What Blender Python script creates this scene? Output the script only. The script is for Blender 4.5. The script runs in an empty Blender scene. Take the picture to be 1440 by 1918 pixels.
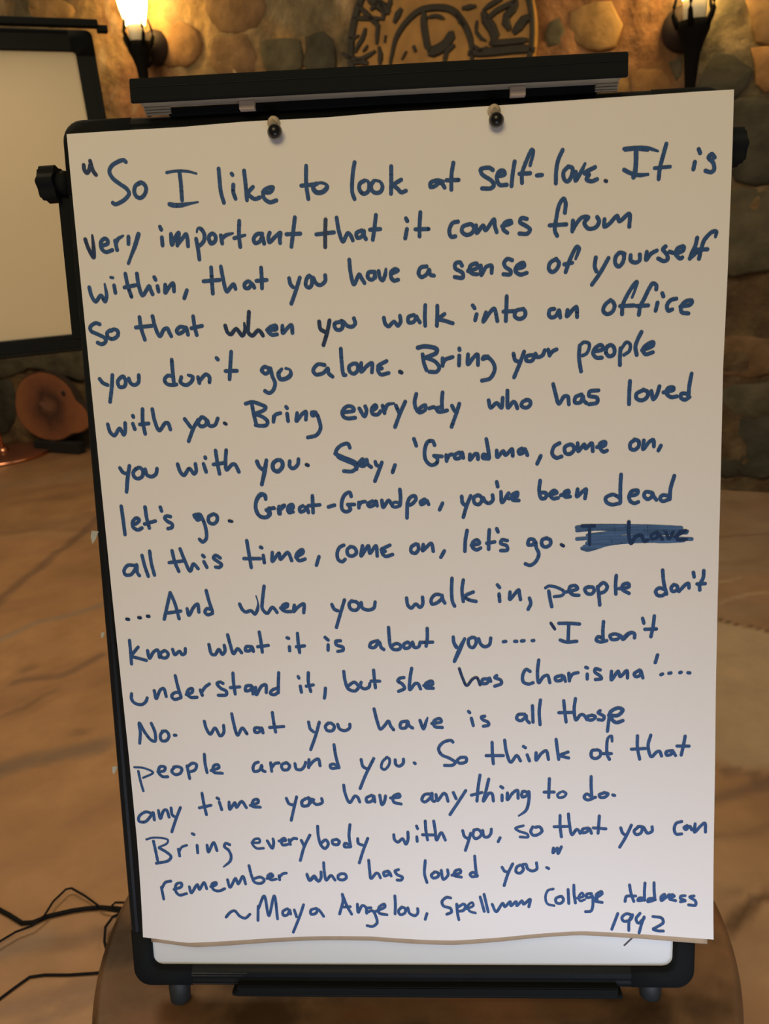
import bpy, bmesh, math, random
import numpy as np
from mathutils import Vector, Matrix, noise

random.seed(4)
SC = bpy.context.scene
COL = SC.collection

# ------------------------------------------------------------------ camera
IW, IH, FPX = 1440, 1918, 1400.0
PITCH, ROLL, CAMH = math.radians(20), math.radians(4), 1.3
CAM = Vector((0, 0, CAMH))
_R0 = Vector((1, 0, 0)); _U0 = Vector((0, math.sin(PITCH), math.cos(PITCH)))
CF = Vector((0, math.cos(PITCH), -math.sin(PITCH)))
CR = _R0 * math.cos(ROLL) - _U0 * math.sin(ROLL)
CU = _R0 * math.sin(ROLL) + _U0 * math.cos(ROLL)
cd = bpy.data.cameras.new('camera')
cd.sensor_fit = 'VERTICAL'; cd.sensor_height = 36.0; cd.lens = FPX / IH * 36.0
cd.clip_start = 0.02; cd.clip_end = 60
cd.dof.use_dof = True; cd.dof.focus_distance = 0.86; cd.dof.aperture_fstop = 7.0
cam = bpy.data.objects.new('camera', cd); COL.objects.link(cam)
M = Matrix((CR, CU, -CF)).transposed().to_4x4(); M.translation = CAM
cam.matrix_world = M
SC.camera = cam

# ------------------------------------------------------------------ world, lights, exposure
w = bpy.data.worlds.new('room_ambient'); SC.world = w; w.use_nodes = True
w.node_tree.nodes['Background'].inputs[0].default_value = (1.0, 0.84, 0.62, 1)
w.node_tree.nodes['Background'].inputs[1].default_value = 0.10

def area(name, loc, aim, size, sizey, energy, col):
    l = bpy.data.lights.new(name, 'AREA'); l.shape = 'RECTANGLE'; l.size = size; l.size_y = sizey
    l.energy = energy; l.color = col
    o = bpy.data.objects.new(name, l); COL.objects.link(o); o.location = loc
    o.rotation_euler = (Vector(aim) - Vector(loc)).to_track_quat('-Z', 'Y').to_euler()
    return o
# warm ceiling lamps of the room (behind and above the photographer)
area('ceiling_light', (-0.5, -1.3, 3.0), (-0.1, 1.0, 0.9), 1.6, 1.2, 37, (1.0, 0.775, 0.42))
area('ceiling_light', (-1.9, 2.2, 3.3), (-1.7, 3.0, 0.0), 1.2, 1.2, 60, (1.0, 0.76, 0.50))
area('ceiling_light', (2.3, 1.2, 3.3), (2.0, 2.0, 0.0), 1.0, 1.0, 24, (1.0, 0.84, 0.62))
# added cool fill, low beside the camera, turning the lower pad bluish
area('cool_fill_light', (0.12, -0.06, 0.36), (0.05, 0.75, 0.40), 0.8, 0.4, 5.9, (0.68, 0.76, 1.0))

vs = SC.view_settings
vs.view_transform = 'Standard'; vs.look = 'None'; vs.gamma = 1.0; vs.use_curve_mapping = False
vs.exposure = 0.0

# ------------------------------------------------------------------ geometry of the view
def ray(x, y):
    return CF + CR * ((x - IW / 2) / FPX) - CU * ((y - IH / 2) / FPX)
def floor_pt(x, y, z=0.0):
    d = ray(x, y); return CAM + d * ((z - CAMH) / d.z)
# board frame of reference: u right, v down the sheet, w out of the sheet
BO = Vector((-0.3040, 0.8782, 1.4256)); BA = Vector((0.9976, -0.0684, -0.0133)).normalized()
BB = Vector((-0.0268, -0.2002, -0.9794)).normalized(); BN = Vector((-0.0643, -0.9774, 0.2016)).normalized()
BM = Matrix((BA, -BB, BN)).transposed().to_4x4()
def bw(u, v, wv=0.0): return BO + BA * u + BB * v + BN * wv
# back wall
W0 = Vector((-2.90, 5.72, 0)); W1 = Vector((1.90, 3.45, 0))
WE = (W1 - W0).normalized(); WN = Vector((WE.y, -WE.x, 0))
if WN.y > 0: WN = -WN
def wall_pt(x, y, off=0.0):
    d = ray(x, y); P = W0 + WN * off
    return CAM + d * ((P - CAM).dot(WN) / d.dot(WN))
def wall_sz(p): return ((p - W0).dot(WE), p.z)
def wl(s, z, off=0.0): return W0 + WE * s + Vector((0, 0, z)) + WN * off

# ------------------------------------------------------------------ materials
def mat(name, col, rough=0.6, metal=0.0, nscale=0, namt=0.0, bump=0.0, bscale=40, spec=0.5, coat=0.0, emis=None, estr=0):
    m = bpy.data.materials.new(name); m.use_nodes = True
    nt = m.node_tree; b = nt.nodes['Principled BSDF']
    b.inputs['Base Color'].default_value = (*col, 1); b.inputs['Roughness'].default_value = rough
    b.inputs['Metallic'].default_value = metal; b.inputs['Specular IOR Level'].default_value = spec
    b.inputs['Coat Weight'].default_value = coat
    tc = nt.nodes.new('ShaderNodeTexCoord')
    if namt > 0:
        n = nt.nodes.new('ShaderNodeTexNoise'); n.inputs['Scale'].default_value = nscale; n.inputs['Detail'].default_value = 6
        r = nt.nodes.new('ShaderNodeMix'); r.data_type = 'RGBA'
        r.inputs['A'].default_value = (*[max(0, c * (1 - namt)) for c in col], 1)
        r.inputs['B'].default_value = (*[min(1, c * (1 + namt)) for c in col], 1)
        nt.links.new(tc.outputs['Object'], n.inputs['Vector']); nt.links.new(n.outputs['Fac'], r.inputs['Factor'])
        nt.links.new(r.outputs['Result'], b.inputs['Base Color'])
    if bump > 0:
        n2 = nt.nodes.new('ShaderNodeTexNoise'); n2.inputs['Scale'].default_value = bscale; n2.inputs['Detail'].default_value = 5
        bp = nt.nodes.new('ShaderNodeBump'); bp.inputs['Strength'].default_value = bump; bp.inputs['Distance'].default_value = 0.01
        nt.links.new(tc.outputs['Object'], n2.inputs['Vector']); nt.links.new(n2.outputs['Fac'], bp.inputs['Height'])
        nt.links.new(bp.outputs['Normal'], b.inputs['Normal'])
    if emis:
        b.inputs['Emission Color'].default_value = (*emis, 1); b.inputs['Emission Strength'].default_value = estr
    return m

def vcol_mat(name, rough, nscale, namt, bump, bscale, coat=0.0, spec=0.5):
    m = bpy.data.materials.new(name); m.use_nodes = True
    nt = m.node_tree; b = nt.nodes['Principled BSDF']
    at = nt.nodes.new('ShaderNodeAttribute'); at.attribute_name = 'Col'
    tc = nt.nodes.new('ShaderNodeTexCoord')
    n = nt.nodes.new('ShaderNodeTexNoise'); n.inputs['Scale'].default_value = nscale; n.inputs['Detail'].default_value = 8
    n.inputs['Roughness'].default_value = 0.65
    mr = nt.nodes.new('ShaderNodeMapRange'); mr.inputs['From Min'].default_value = 0.3; mr.inputs['From Max'].default_value = 0.7
    mr.inputs['To Min'].default_value = 1 - namt; mr.inputs['To Max'].default_value = 1 + namt
    mx = nt.nodes.new('ShaderNodeVectorMath'); mx.operation = 'SCALE'
    nt.links.new(tc.outputs['Object'], n.inputs['Vector']); nt.links.new(n.outputs['Fac'], mr.inputs['Value'])
    nt.links.new(at.outputs['Color'], mx.inputs[0]); nt.links.new(mr.outputs['Result'], mx.inputs['Scale'])
    nt.links.new(mx.outputs['Vector'], b.inputs['Base Color'])
    b.inputs['Roughness'].default_value = rough; b.inputs['Coat Weight'].default_value = coat
    b.inputs['Specular IOR Level'].default_value = spec
    n2 = nt.nodes.new('ShaderNodeTexNoise'); n2.inputs['Scale'].default_value = bscale; n2.inputs['Detail'].default_value = 7
    bp = nt.nodes.new('ShaderNodeBump'); bp.inputs['Strength'].default_value = bump; bp.inputs['Distance'].default_value = 0.02
    nt.links.new(tc.outputs['Object'], n2.inputs['Vector']); nt.links.new(n2.outputs['Fac'], bp.inputs['Height'])
    nt.links.new(bp.outputs['Normal'], b.inputs['Normal'])
    return m

PAPER = mat('paper', (0.80, 0.775, 0.735), 0.75, nscale=9, namt=0.012, bump=0.04, bscale=120, spec=0.25)
PAPER_EDGE = mat('paper_block', (0.70, 0.66, 0.58), 0.8, nscale=300, namt=0.08)
CARD = mat('cardboard', (0.46, 0.335, 0.20), 0.85, nscale=60, namt=0.15)
INK = mat('marker_ink', (0.036, 0.094, 0.240), 0.6, nscale=160, namt=0.4, spec=0.15)
INKL = mat('marker_ink_scribble', (0.060, 0.125, 0.26), 0.6, nscale=150, namt=0.95, spec=0.15)
_n = INKL.node_tree; _mp = _n.nodes.new('ShaderNodeMapping'); _mp.inputs['Scale'].default_value = (0.10, 2.6, 1)
_mp.inputs['Rotation'].default_value = (0, 0, 0.03)
for _x in _n.nodes:
    if _x.type == 'TEX_NOISE':
        _n.links.new([t for t in _n.nodes if t.type == 'TEX_COORD'][0].outputs['Object'], _mp.inputs['Vector']); _n.links.new(_mp.outputs['Vector'], _x.inputs['Vector'])
INKD = mat('marker_ink_dense', (0.018, 0.044, 0.12), 0.45, nscale=160, namt=0.3, spec=0.2)
BLACK = mat('black_plastic', (0.0105, 0.012, 0.0125), 0.7, bump=0.08, bscale=300, spec=0.05)
RAIL = mat('black_aluminium', (0.010, 0.012, 0.013), 0.45, metal=0.0, nscale=30, namt=0.2, spec=0.12)
RIDGE = mat('aluminium_ridge_highlight', (0.16, 0.17, 0.17), 0.35, metal=0.8, nscale=90, namt=0.6)
WHITEB = mat('white_enamel', (0.72, 0.74, 0.71), 0.32, nscale=6, namt=0.015, spec=0.5)
STEEL = mat('brushed_steel', (0.46, 0.43, 0.33), 0.40, metal=0.25, nscale=80, namt=0.15)
BEIGE = mat('beige_plastic', (0.52, 0.42, 0.32), 0.6)
CREAMB = mat('cream_board', (0.74, 0.64, 0.45), 0.5, nscale=3, namt=0.05)
COPPER = mat('copper', (0.80, 0.36, 0.20), 0.22, metal=1.0, nscale=20, namt=0.1)
IRON = mat('dark_iron', (0.0045, 0.0042, 0.004), 0.8, nscale=40, namt=0.3, spec=0.08)
ROSE = mat('rosette_iron', (0.016, 0.007, 0.006), 0.8, nscale=40, namt=0.3)
SLEEVE = mat('candle_sleeve', (0.72, 0.62, 0.42), 0.5, emis=(1.0, 0.7, 0.3), estr=0.12)
FLAME = mat('glowing_glass', (1, 0.8, 0.5), 0.3, emis=(1.0, 0.64, 0.19), estr=30)
SHADE = mat('copper_shade', (0.55, 0.26, 0.15), 0.35, metal=1.0)
GOLDST = mat('ochre_plaque', (0.34, 0.185, 0.052), 0.8, nscale=9, namt=0.6, bump=0.5, bscale=18)
DARKRIB = mat('dark_ornament', (0.022, 0.019, 0.014), 0.75, nscale=20, namt=0.4, bump=0.4, bscale=30)
TAPE = mat('old_tape', (0.42, 0.42, 0.34), 0.6, nscale=90, namt=0.2)
CABLE = mat('black_rubber', (0.010, 0.009, 0.009), 0.75, spec=0.08)
GLASS = bpy.data.materials.new('clear_plastic'); GLASS.use_nodes = True
_g = GLASS.node_tree.nodes['Principled BSDF']
_g.inputs['Base Color'].default_value = (0.9, 0.85, 0.75, 1); _g.inputs['Roughness'].default_value = 0.1
_g.inputs['Transmission Weight'].default_value = 0.8; _g.inputs['IOR'].default_value = 1.45
FLOORM = vcol_mat('polished_brown_marble', 0.34, 5.0, 0.16, 0.06, 14, coat=0.0, spec=0.35)
TABLEM = vcol_mat('polished_table_marble', 0.4, 9.0, 0.25, 0.04, 20, coat=0.0, spec=0.14)
WALLM = vcol_mat('wall_plaster', 0.85, 9.0, 0.45, 1.0, 16, spec=0.25)
STONES = [mat('wall_stone_%s' % n, c, 0.9, nscale=9, namt=0.75, bump=1.0, bscale=16, spec=0.1) for n, c in
          (('rust', (0.24, 0.135, 0.06)), ('ochre', (0.27, 0.165, 0.07)), ('umber', (0.17, 0.105, 0.055)),
           ('olive', (0.095, 0.084, 0.054)), ('slate', (0.060, 0.056, 0.042)))]

# slice of wood: rings around the pith
def ring_mat():
    m = bpy.data.materials.new('wood_slice_rings'); m.use_nodes = True
    nt = m.node_tree; b = nt.nodes['Principled BSDF']; b.inputs['Roughness'].default_value = 0.55
    tc = nt.nodes.new('ShaderNodeTexCoord')
    wv = nt.nodes.new('ShaderNodeTexWave'); wv.wave_type = 'RINGS'; wv.rings_direction = 'Z'
    wv.inputs['Scale'].default_value = 14; wv.inputs['Distortion'].default_value = 6; wv.inputs['Detail'].default_value = 3
    ln = nt.nodes.new('ShaderNodeVectorMath'); ln.operation = 'LENGTH'
    ns = nt.nodes.new('ShaderNodeTexNoise'); ns.inputs['Scale'].default_value = 8; ns.inputs['Detail'].default_value = 4
    ad = nt.nodes.new('ShaderNodeMath'); ad.operation = 'MULTIPLY_ADD'; ad.inputs[1].default_value = 0.16
    cr = nt.nodes.new('ShaderNodeValToRGB')
    e = cr.color_ramp.elements
    e[0].position = 0.10; e[0].color = (0.20, 0.09, 0.045, 1)
    e[1].position = 0.36; e[1].color = (0.34, 0.13, 0.05, 1)
    k = cr.color_ramp.elements.new(0.17); k.color = (0.075, 0.032, 0.02, 1)
    k = cr.color_ramp.elements.new(0.25); k.color = (0.22, 0.085, 0.04, 1)
    mx = nt.nodes.new('ShaderNodeMix'); mx.data_type = 'RGBA'; mx.blend_type = 'MULTIPLY'; mx.inputs['Factor'].default_value = 0.18
    nt.links.new(tc.outputs['Object'], wv.inputs['Vector']); nt.links.new(tc.outputs['Object'], ln.inputs[0])
    nt.links.new(tc.outputs['Object'], ns.inputs['Vector'])
    nt.links.new(ns.outputs['Fac'], ad.inputs[0]); nt.links.new(ln.outputs['Value'], ad.inputs[2])
    nt.links.new(ad.outputs['Value'], cr.inputs['Fac'])
    nt.links.new(cr.outputs['Color'], mx.inputs['A']); nt.links.new(wv.outputs['Color'], mx.inputs['B'])
    nt.links.new(mx.outputs['Result'], b.inputs['Base Color'])
    return m
SLICE = ring_mat()
BARK = mat('bark', (0.035, 0.022, 0.014), 0.9, nscale=30, namt=0.4)

# ------------------------------------------------------------------ object helpers
def tag(o, label=None, cat=None, group=None, kind=None):
    if label: o['label'] = label
    if cat: o['category'] = cat
    if group: o['group'] = group
    if kind: o['kind'] = kind
    return o
def empty(name, loc, rot=None):
    o = bpy.data.objects.new(name, None); COL.objects.link(o); o.empty_display_size = 0.05
    o.matrix_world = (rot.copy() if rot else Matrix()); o.location = loc
    bpy.context.view_layer.update()
    return o
def link(name, me, m, parent=None, smooth=False, mw=None):
    """world-space mesh (or local to mw) linked under parent"""
    o = bpy.data.objects.new(name, me); COL.objects.link(o)
    if not me.materials: me.materials.append(m)
    if smooth:
        me.polygons.foreach_set('use_smooth', [True] * len(me.polygons))
    M = mw.copy() if mw is not None else Matrix()
    if parent is not None:
        # walk up to the world matrix of the parent
        P = WM[parent.name]
        o.parent = parent; o.matrix_local = P.inverted() @ M
    else:
        o.matrix_world = M
    WM[o.name] = M
    return o
WM = {}
def root(name, loc, rot=None, **k):
    o = empty(name, loc, rot); M = (rot.copy() if rot else Matrix()); M.translation = Vector(loc); WM[o.name] = M
    tag(o, **k); return o
def bmesh_me(bm, name='mesh'):
    bmesh.ops.recalc_face_normals(bm, faces=bm.faces)
    me = bpy.data.meshes.new(name); bm.to_mesh(me); bm.free(); return me
def box_bm(bm, c, s, M=None, bevel=0.0, seg=2):
    """box centred c size s in frame M"""
    r = bmesh.ops.create_cube(bm, size=1.0); vs_ = r['verts']
    for v in vs_: v.co = Vector((v.co.x * s[0] + c[0], v.co.y * s[1] + c[1], v.co.z * s[2] + c[2]))
    if bevel > 0:
        ed = list({e for v in vs_ for e in v.link_edges})
        rb = bmesh.ops.bevel(bm, geom=ed, offset=bevel, segments=seg, affect='EDGES', profile=0.5)
        vs_ = list({v for f in rb['faces'] for v in f.verts} | {v for v in vs_ if v.is_valid})
    return vs_
def box(name, c, s, m, parent=None, mw=None, bevel=0.0, smooth=False):
    bm = bmesh.new(); box_bm(bm, (0, 0, 0), s, bevel=bevel)
    L = Matrix.Translation(Vector(c)); MW = (mw @ L) if mw is not None else L
    return link(name, bmesh_me(bm, name), m, parent, smooth, MW)
def lathe(name, prof, m, parent=None, mw=None, n=28, smooth=True):
    """prof: list of (r,z) around local z"""
    bm = bmesh.new(); rings = []
    for r, z in prof:
        if r <= 1e-6: rings.append([bm.verts.new((0, 0, z))])
        else: rings.append([bm.verts.new((r * math.cos(2 * math.pi * k / n), r * math.sin(2 * math.pi * k / n), z)) for k in range(n)])
    for a, b in zip(rings, rings[1:]):
        for k in range(n):
            k2 = (k + 1) % n
            if len(a) == 1 and len(b) == 1: continue
            if len(a) == 1: bm.faces.new((a[0], b[k], b[k2]))
            elif len(b) == 1: bm.faces.new((a[k], a[k2], b[0]))
            else: bm.faces.new((a[k], a[k2], b[k2], b[k]))
    for rg in (rings[0], rings[-1]):
        if len(rg) > 2: bm.faces.new(rg)
    return link(name, bmesh_me(bm, name), m, parent, smooth, mw)
def smooth_pts(pts, step):
    P = [Vector(p) for p in pts]
    if len(P) == 2:
        n = max(1, int((P[1] - P[0]).length / step)); return [P[0].lerp(P[1], i / n) for i in range(n + 1)]
    out = []
    for i in range(len(P) - 1):
        p0 = P[i - 1] if i else P[0] * 2 - P[1]
        p1, p2 = P[i], P[i + 1]
        p3 = P[i + 2] if i + 2 < len(P) else P[-1] * 2 - P[-2]
        n = max(1, int((p2 - p1).length / step))
        d1 = max((p1 - p0).length, 1e-6) ** .5; d2 = max((p2 - p1).length, 1e-6) ** .5; d3 = max((p3 - p2).length, 1e-6) ** .5
        t0, t1, t2, t3 = 0, d1, d1 + d2, d1 + d2 + d3
        for j in range(n):
            t = t1 + (t2 - t1) * j / n
            A1 = p0 * ((t1 - t) / (t1 - t0)) + p1 * ((t - t0) / (t1 - t0))
            A2 = p1 * ((t2 - t) / (t2 - t1)) + p2 * ((t - t1) / (t2 - t1))
            A3 = p2 * ((t3 - t) / (t3 - t2)) + p3 * ((t - t2) / (t3 - t2))
            B1 = A1 * ((t2 - t) / (t2 - t0)) + A2 * ((t - t0) / (t2 - t0))
            B2 = A2 * ((t3 - t) / (t3 - t1)) + A3 * ((t - t1) / (t3 - t1))
            out.append(B1 * ((t2 - t) / (t2 - t1)) + B2 * ((t - t1) / (t2 - t1)))
    out.append(P[-1]); return out
def tube(name, pts, r, m, parent=None, n=10, step=0.03, mw=None, radii=None):
    P = smooth_pts(pts, step) if step else [Vector(p) for p in pts]
    bm = bmesh.new(); rings = []
    up = Vector((0, 0, 1))
    for i, p in enumerate(P):
        t = (P[min(i + 1, len(P) - 1)] - P[max(i - 1, 0)]).normalized()
        a = t.cross(up)
        if a.length < 1e-3: a = t.cross(Vector((1, 0, 0)))
        a.normalize(); b = t.cross(a)
        rr = r if radii is None else radii[0] + (radii[1] - radii[0]) * i / (len(P) - 1)
        rings.append([bm.verts.new(p + a * rr * math.cos(2 * math.pi * k / n) + b * rr * math.sin(2 * math.pi * k / n)) for k in range(n)])
    for a, b in zip(rings, rings[1:]):
        for k in range(n): bm.faces.new((a[k], a[(k + 1) % n], b[(k + 1) % n], b[k]))
    bm.faces.new(rings[0]); bm.faces.new(rings[-1])
    return link(name, bmesh_me(bm, name), m, parent, True, mw)
def prism(name, poly, z0, z1, m, parent=None, mw=None, bevel=0.0):
    bm = bmesh.new()
    vs_ = [bm.verts.new((x, y, z1)) for x, y in poly]; f = bm.faces.new(vs_)
    r = bmesh.ops.extrude_face_region(bm, geom=[f])
    for v in r['geom']:
        if isinstance(v, bmesh.types.BMVert): v.co.z = z0
    if bevel > 0:
        ed = [e for e in bm.edges if all(abs(v.co.z - z1) < 1e-7 for v in e.verts)]
        bmesh.ops.bevel(bm, geom=ed, offset=bevel, segments=2, affect='EDGES')
    return link(name, bmesh_me(bm, name), m, parent, False, mw)
def set_cols(me, cols):
    ca = me.color_attributes.new('Col', 'FLOAT_COLOR', 'POINT')
    a = np.ones((len(cols), 4), np.float32); a[:, :3] = cols
    ca.data.foreach_set('color', a.ravel())
def grid_mesh(name, X, Y, Z):
    ny, nx = X.shape
    co = np.stack([X, Y, Z], -1).reshape(-1, 3).astype(np.float32)
    i = np.arange(ny * nx).reshape(ny, nx)
    q = np.stack([i[:-1, :-1], i[:-1, 1:], i[1:, 1:], i[1:, :-1]], -1).reshape(-1, 4)
    me = bpy.data.meshes.new(name); me.from_pydata(co.tolist(), [], q.tolist()); me.update(); return me
# numpy value noise
def vnoise(X, Y, seed):
    rs = np.random.RandomState(seed); T = rs.rand(256, 256)
    xi = np.floor(X).astype(int); yi = np.floor(Y).astype(int); fx = X - xi; fy = Y - yi
    fx = fx * fx * (3 - 2 * fx); fy = fy * fy * (3 - 2 * fy)
    g = lambda a, b: T[a % 256, b % 256]
    return (g(xi, yi) * (1 - fx) + g(xi + 1, yi) * fx) * (1 - fy) + (g(xi, yi + 1) * (1 - fx) + g(xi + 1, yi + 1) * fx) * fy
def fbm(X, Y, seed, oct=5):
    s = 0; a = 0.5; t = 0
    for o in range(oct):
        s = s + a * vnoise(X * 2 ** o + 17.3 * o, Y * 2 ** o + 9.1 * o, seed + o); t += a; a *= 0.5
    return s / t
def seg_dist(X, Y, pts):
    D = np.full(X.shape, 9.0); T = np.zeros(X.shape)
    for k, ((x0, y0), (x1, y1)) in enumerate(zip(pts, pts[1:])):
        dx, dy = x1 - x0, y1 - y0
        t = np.clip(((X - x0) * dx + (Y - y0) * dy) / (dx * dx + dy * dy + 1e-9), 0, 1)
        d = np.hypot(X - x0 - t * dx, Y - y0 - t * dy)
        T = np.where(d < D, k + t, T); D = np.minimum(D, d)
    return D, T

# ------------------------------------------------------------------ floor: brown veined marble
xs = np.arange(-6.8, 4.2, 0.019); ys = np.arange(-1.6, 7.7, 0.019)
X, Y = np.meshgrid(xs, ys)
wx = fbm(X * 0.9, Y * 0.9, 1) - .5; wy = fbm(X * 0.9, Y * 0.9, 11) - .5
U = X * 0.9 + Y * 0.35 + wx * 1.3; V = -X * 0.5 + Y * 1.6 + wy * 1.3
f1 = fbm(U * 0.6, V * 1.3, 21, 6); f2 = fbm(U * 1.3 + 5, V * 4.0, 31, 5)
base = np.array([0.350, 0.200, 0.098]); pale = np.array([0.380, 0.262, 0.155]); dark = np.array([0.235, 0.132, 0.070])
a = np.clip((f1 - 0.5) * 3.2, 0, 1)[..., None]; b = np.clip((0.47 - f2) * 2.4, 0, 0.6)[..., None]
C = base * (1 - a) + pale * a; C = C * (1 - b) + dark * b
# right-hand side of the floor is a greyer, paler slab
rgt = (np.clip((X - 0.75) / 0.35, 0, 1) * 0.55)[..., None]
C = C * (1 - rgt) + (C * np.array([0.80, 0.90, 1.12])) * rgt
wob = (fbm(X * 7, Y * 7, 41) - .5)
_a, _b = floor_pt(1335, 1160), floor_pt(1450, 1182); _c, _d = floor_pt(1335, 1410), floor_pt(1450, 1470)
_up = _a.y + (_b.y - _a.y) * (X - _a.x) / (_b.x - _a.x); _lo = _c.y + (_d.y - _c.y) * (X - _c.x) / (_d.x - _c.x)
slab = (np.clip((_up - Y + wob * .03) / .02, 0, 1) * np.clip((Y - _lo + wob * .3) / .10, 0, 1) * np.clip((X - 0.55) / .15, 0, 1) * .8)[..., None]
C = C * (1 - slab) + np.array([0.43, 0.325, 0.205]) * (0.8 + .4 * f2[..., None]) * slab
def vein(pts, wid, col, k=1.0, rag=1.0):
    """a marble vein along floor points (x, y)"""
    global C
    D, T = seg_dist(X + wob * 0.06 * rag, Y + wob * 0.06 * rag, pts)
    m = np.clip(1 - (D / (wid * (0.7 + 0.9 * fbm(X * 5, Y * 5, 51)))) ** 2, 0, 1)[..., None] * k
    C = C * (1 - m) + np.array(col) * m
def fv(px): return [tuple(floor_pt(x, y)[:2]) for x, y in px]
DV = (0.165, 0.102, 0.066); GV = (0.26, 0.195, 0.14)
vein(fv([(-30, 1150), (0, 1125), (62, 1071), (100, 1040), (150, 1000), (200, 960)]), 0.030, DV, .75)
vein(fv([(-40, 1205), (0, 1198), (70, 1165), (150, 1147), (230, 1120)]), 0.026, GV, .8)
vein(fv([(35, 1275), (60, 1272), (110, 1268), (150, 1250), (200, 1222)]), 0.020, DV, .8)
vein(fv([(45, 1256), (62, 1250)]), 0.026, DV, .6)
vein(fv([(-30, 1352), (0, 1342), (55, 1322), (78, 1305), (110, 1290)]), 0.016, DV, .5)
vein(fv([(-60, 1455), (0, 1443), (60, 1425), (120, 1412), (180, 1400)]), 0.042, (0.185, 0.128, 0.088), .85)
vein(fv([(150, 1366), (158, 1370)]), 0.020, DV, .6)
vein(fv([(-30, 1800), (60, 1770), (120, 1758), (200, 1745)]), 0.022, DV, .6)
vein(fv([(-20, 1795), (30, 1780), (90, 1752)]), 0.03, GV, .5)
vein(fv([(-20, 1893), (60, 1870), (180, 1848)]), 0.022, DV, .55)
vein(fv([(-20, 1925), (60, 1905), (180, 1880)]), 0.012, DV, .5)
LV = (0.42, 0.31, 0.19)
vein(fv([(1335, 1095), (1360, 1088), (1385, 1083)]), 0.010, LV, .8)
vein(fv([(1335, 1137), (1365, 1124), (1400, 1112), (1450, 1108)]), 0.010, LV, .8)
vein(fv([(1330, 1159), (1360, 1168), (1400, 1176), (1450, 1182)]), 0.010, (0.12, 0.07, 0.04), .9)
vein(fv([(1335, 1408), (1352, 1418), (1375, 1432), (1372, 1450)]), 0.014, DV, .7, 2)
vein(fv([(1375, 1420), (1400, 1440), (1418, 1445), (1412, 1470)]), 0.012, DV, .7, 2)
vein(fv([(1330, 1497), (1370, 1488), (1410, 1478), (1450, 1462)]), 0.022, DV, .8)
vein(fv([(1330, 1572), (1380, 1566), (1450, 1558)]), 0.012, DV, .5)
vein(fv([(1450, 1668), (1420, 1673), (1405, 1695), (1390, 1712), (1370, 1735)]), 0.016, (0.07, 0.035, 0.02), .85, 1.5)
vein(fv([(1328, 1672), (1380, 1668), (1420, 1672)]), 0.010, DV, .5)
vein(fv([(1330, 1010), (1380, 1002), (1450, 1000)]), 0.012, DV, .6)
floor_me = grid_mesh('floor', X, Y, np.zeros_like(X)); set_cols(floor_me, C.reshape(-1, 3).clip(0, 1))
fl = link('floor', floor_me, FLOORM); tag(fl, kind='structure')

# ------------------------------------------------------------------ back wall: plaster with bedded stones
S0, S1, ZT = -4.5, 6.6, 4.1
ss = np.arange(S0, S1 + .01, 0.03); zz = np.arange(-0.02, ZT + .01, 0.03)
Sg, Zg = np.meshgrid(ss, zz)
rel = (fbm(Sg * 2.2, Zg * 2.2, 61, 5) - .5) * 0.07 + np.clip(fbm(Sg * 4.5, Zg * 4.5, 65, 4) - .5, -.1, .1) * 0.10
PX = W0.x + WE.x * Sg + WN.x * (rel - 0.006); PY = W0.y + WE.y * Sg + WN.y * (rel - 0.006)
wall_me = grid_mesh('wall_back', PX, PY, Zg)
c1 = fbm(Sg * 1.8, Zg * 1.8, 71, 6); c2 = fbm(Sg * 3.3, Zg * 3.3, 81, 5); c3 = fbm(Sg * 9, Zg * 5, 85, 4)
wb = np.array([0.290, 0.178, 0.072]); wo = np.array([0.110, 0.100, 0.066]); wr = np.array([0.235, 0.112, 0.052])
a = np.clip((c1 - .47) * 7, 0, 1)[..., None]; b = np.clip((c2 - .50) * 6, 0, .85)[..., None]
Cw = wb * (1 - b) + wr * b; Cw = Cw * (1 - a * .85) + wo * a * .85
Cw = Cw * (0.72 + 0.55 * c3[..., None]); pk = np.clip((c3 - .66) * 9, 0, .6)[..., None]
Cw = Cw * (1 - pk) + np.array([0.42, 0.31, 0.17]) * pk
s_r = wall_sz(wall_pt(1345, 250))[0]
low = (np.clip((1.75 - Zg) / 0.7, 0, 1) * 0.62)[..., None]      # wall colour darkens towards the ground
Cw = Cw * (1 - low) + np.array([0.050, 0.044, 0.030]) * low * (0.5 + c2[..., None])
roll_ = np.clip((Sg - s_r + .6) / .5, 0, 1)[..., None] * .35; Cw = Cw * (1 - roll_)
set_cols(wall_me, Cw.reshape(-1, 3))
wall = link('wall_back', wall_me, WALLM, smooth=True); tag(wall, kind='structure')
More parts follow.
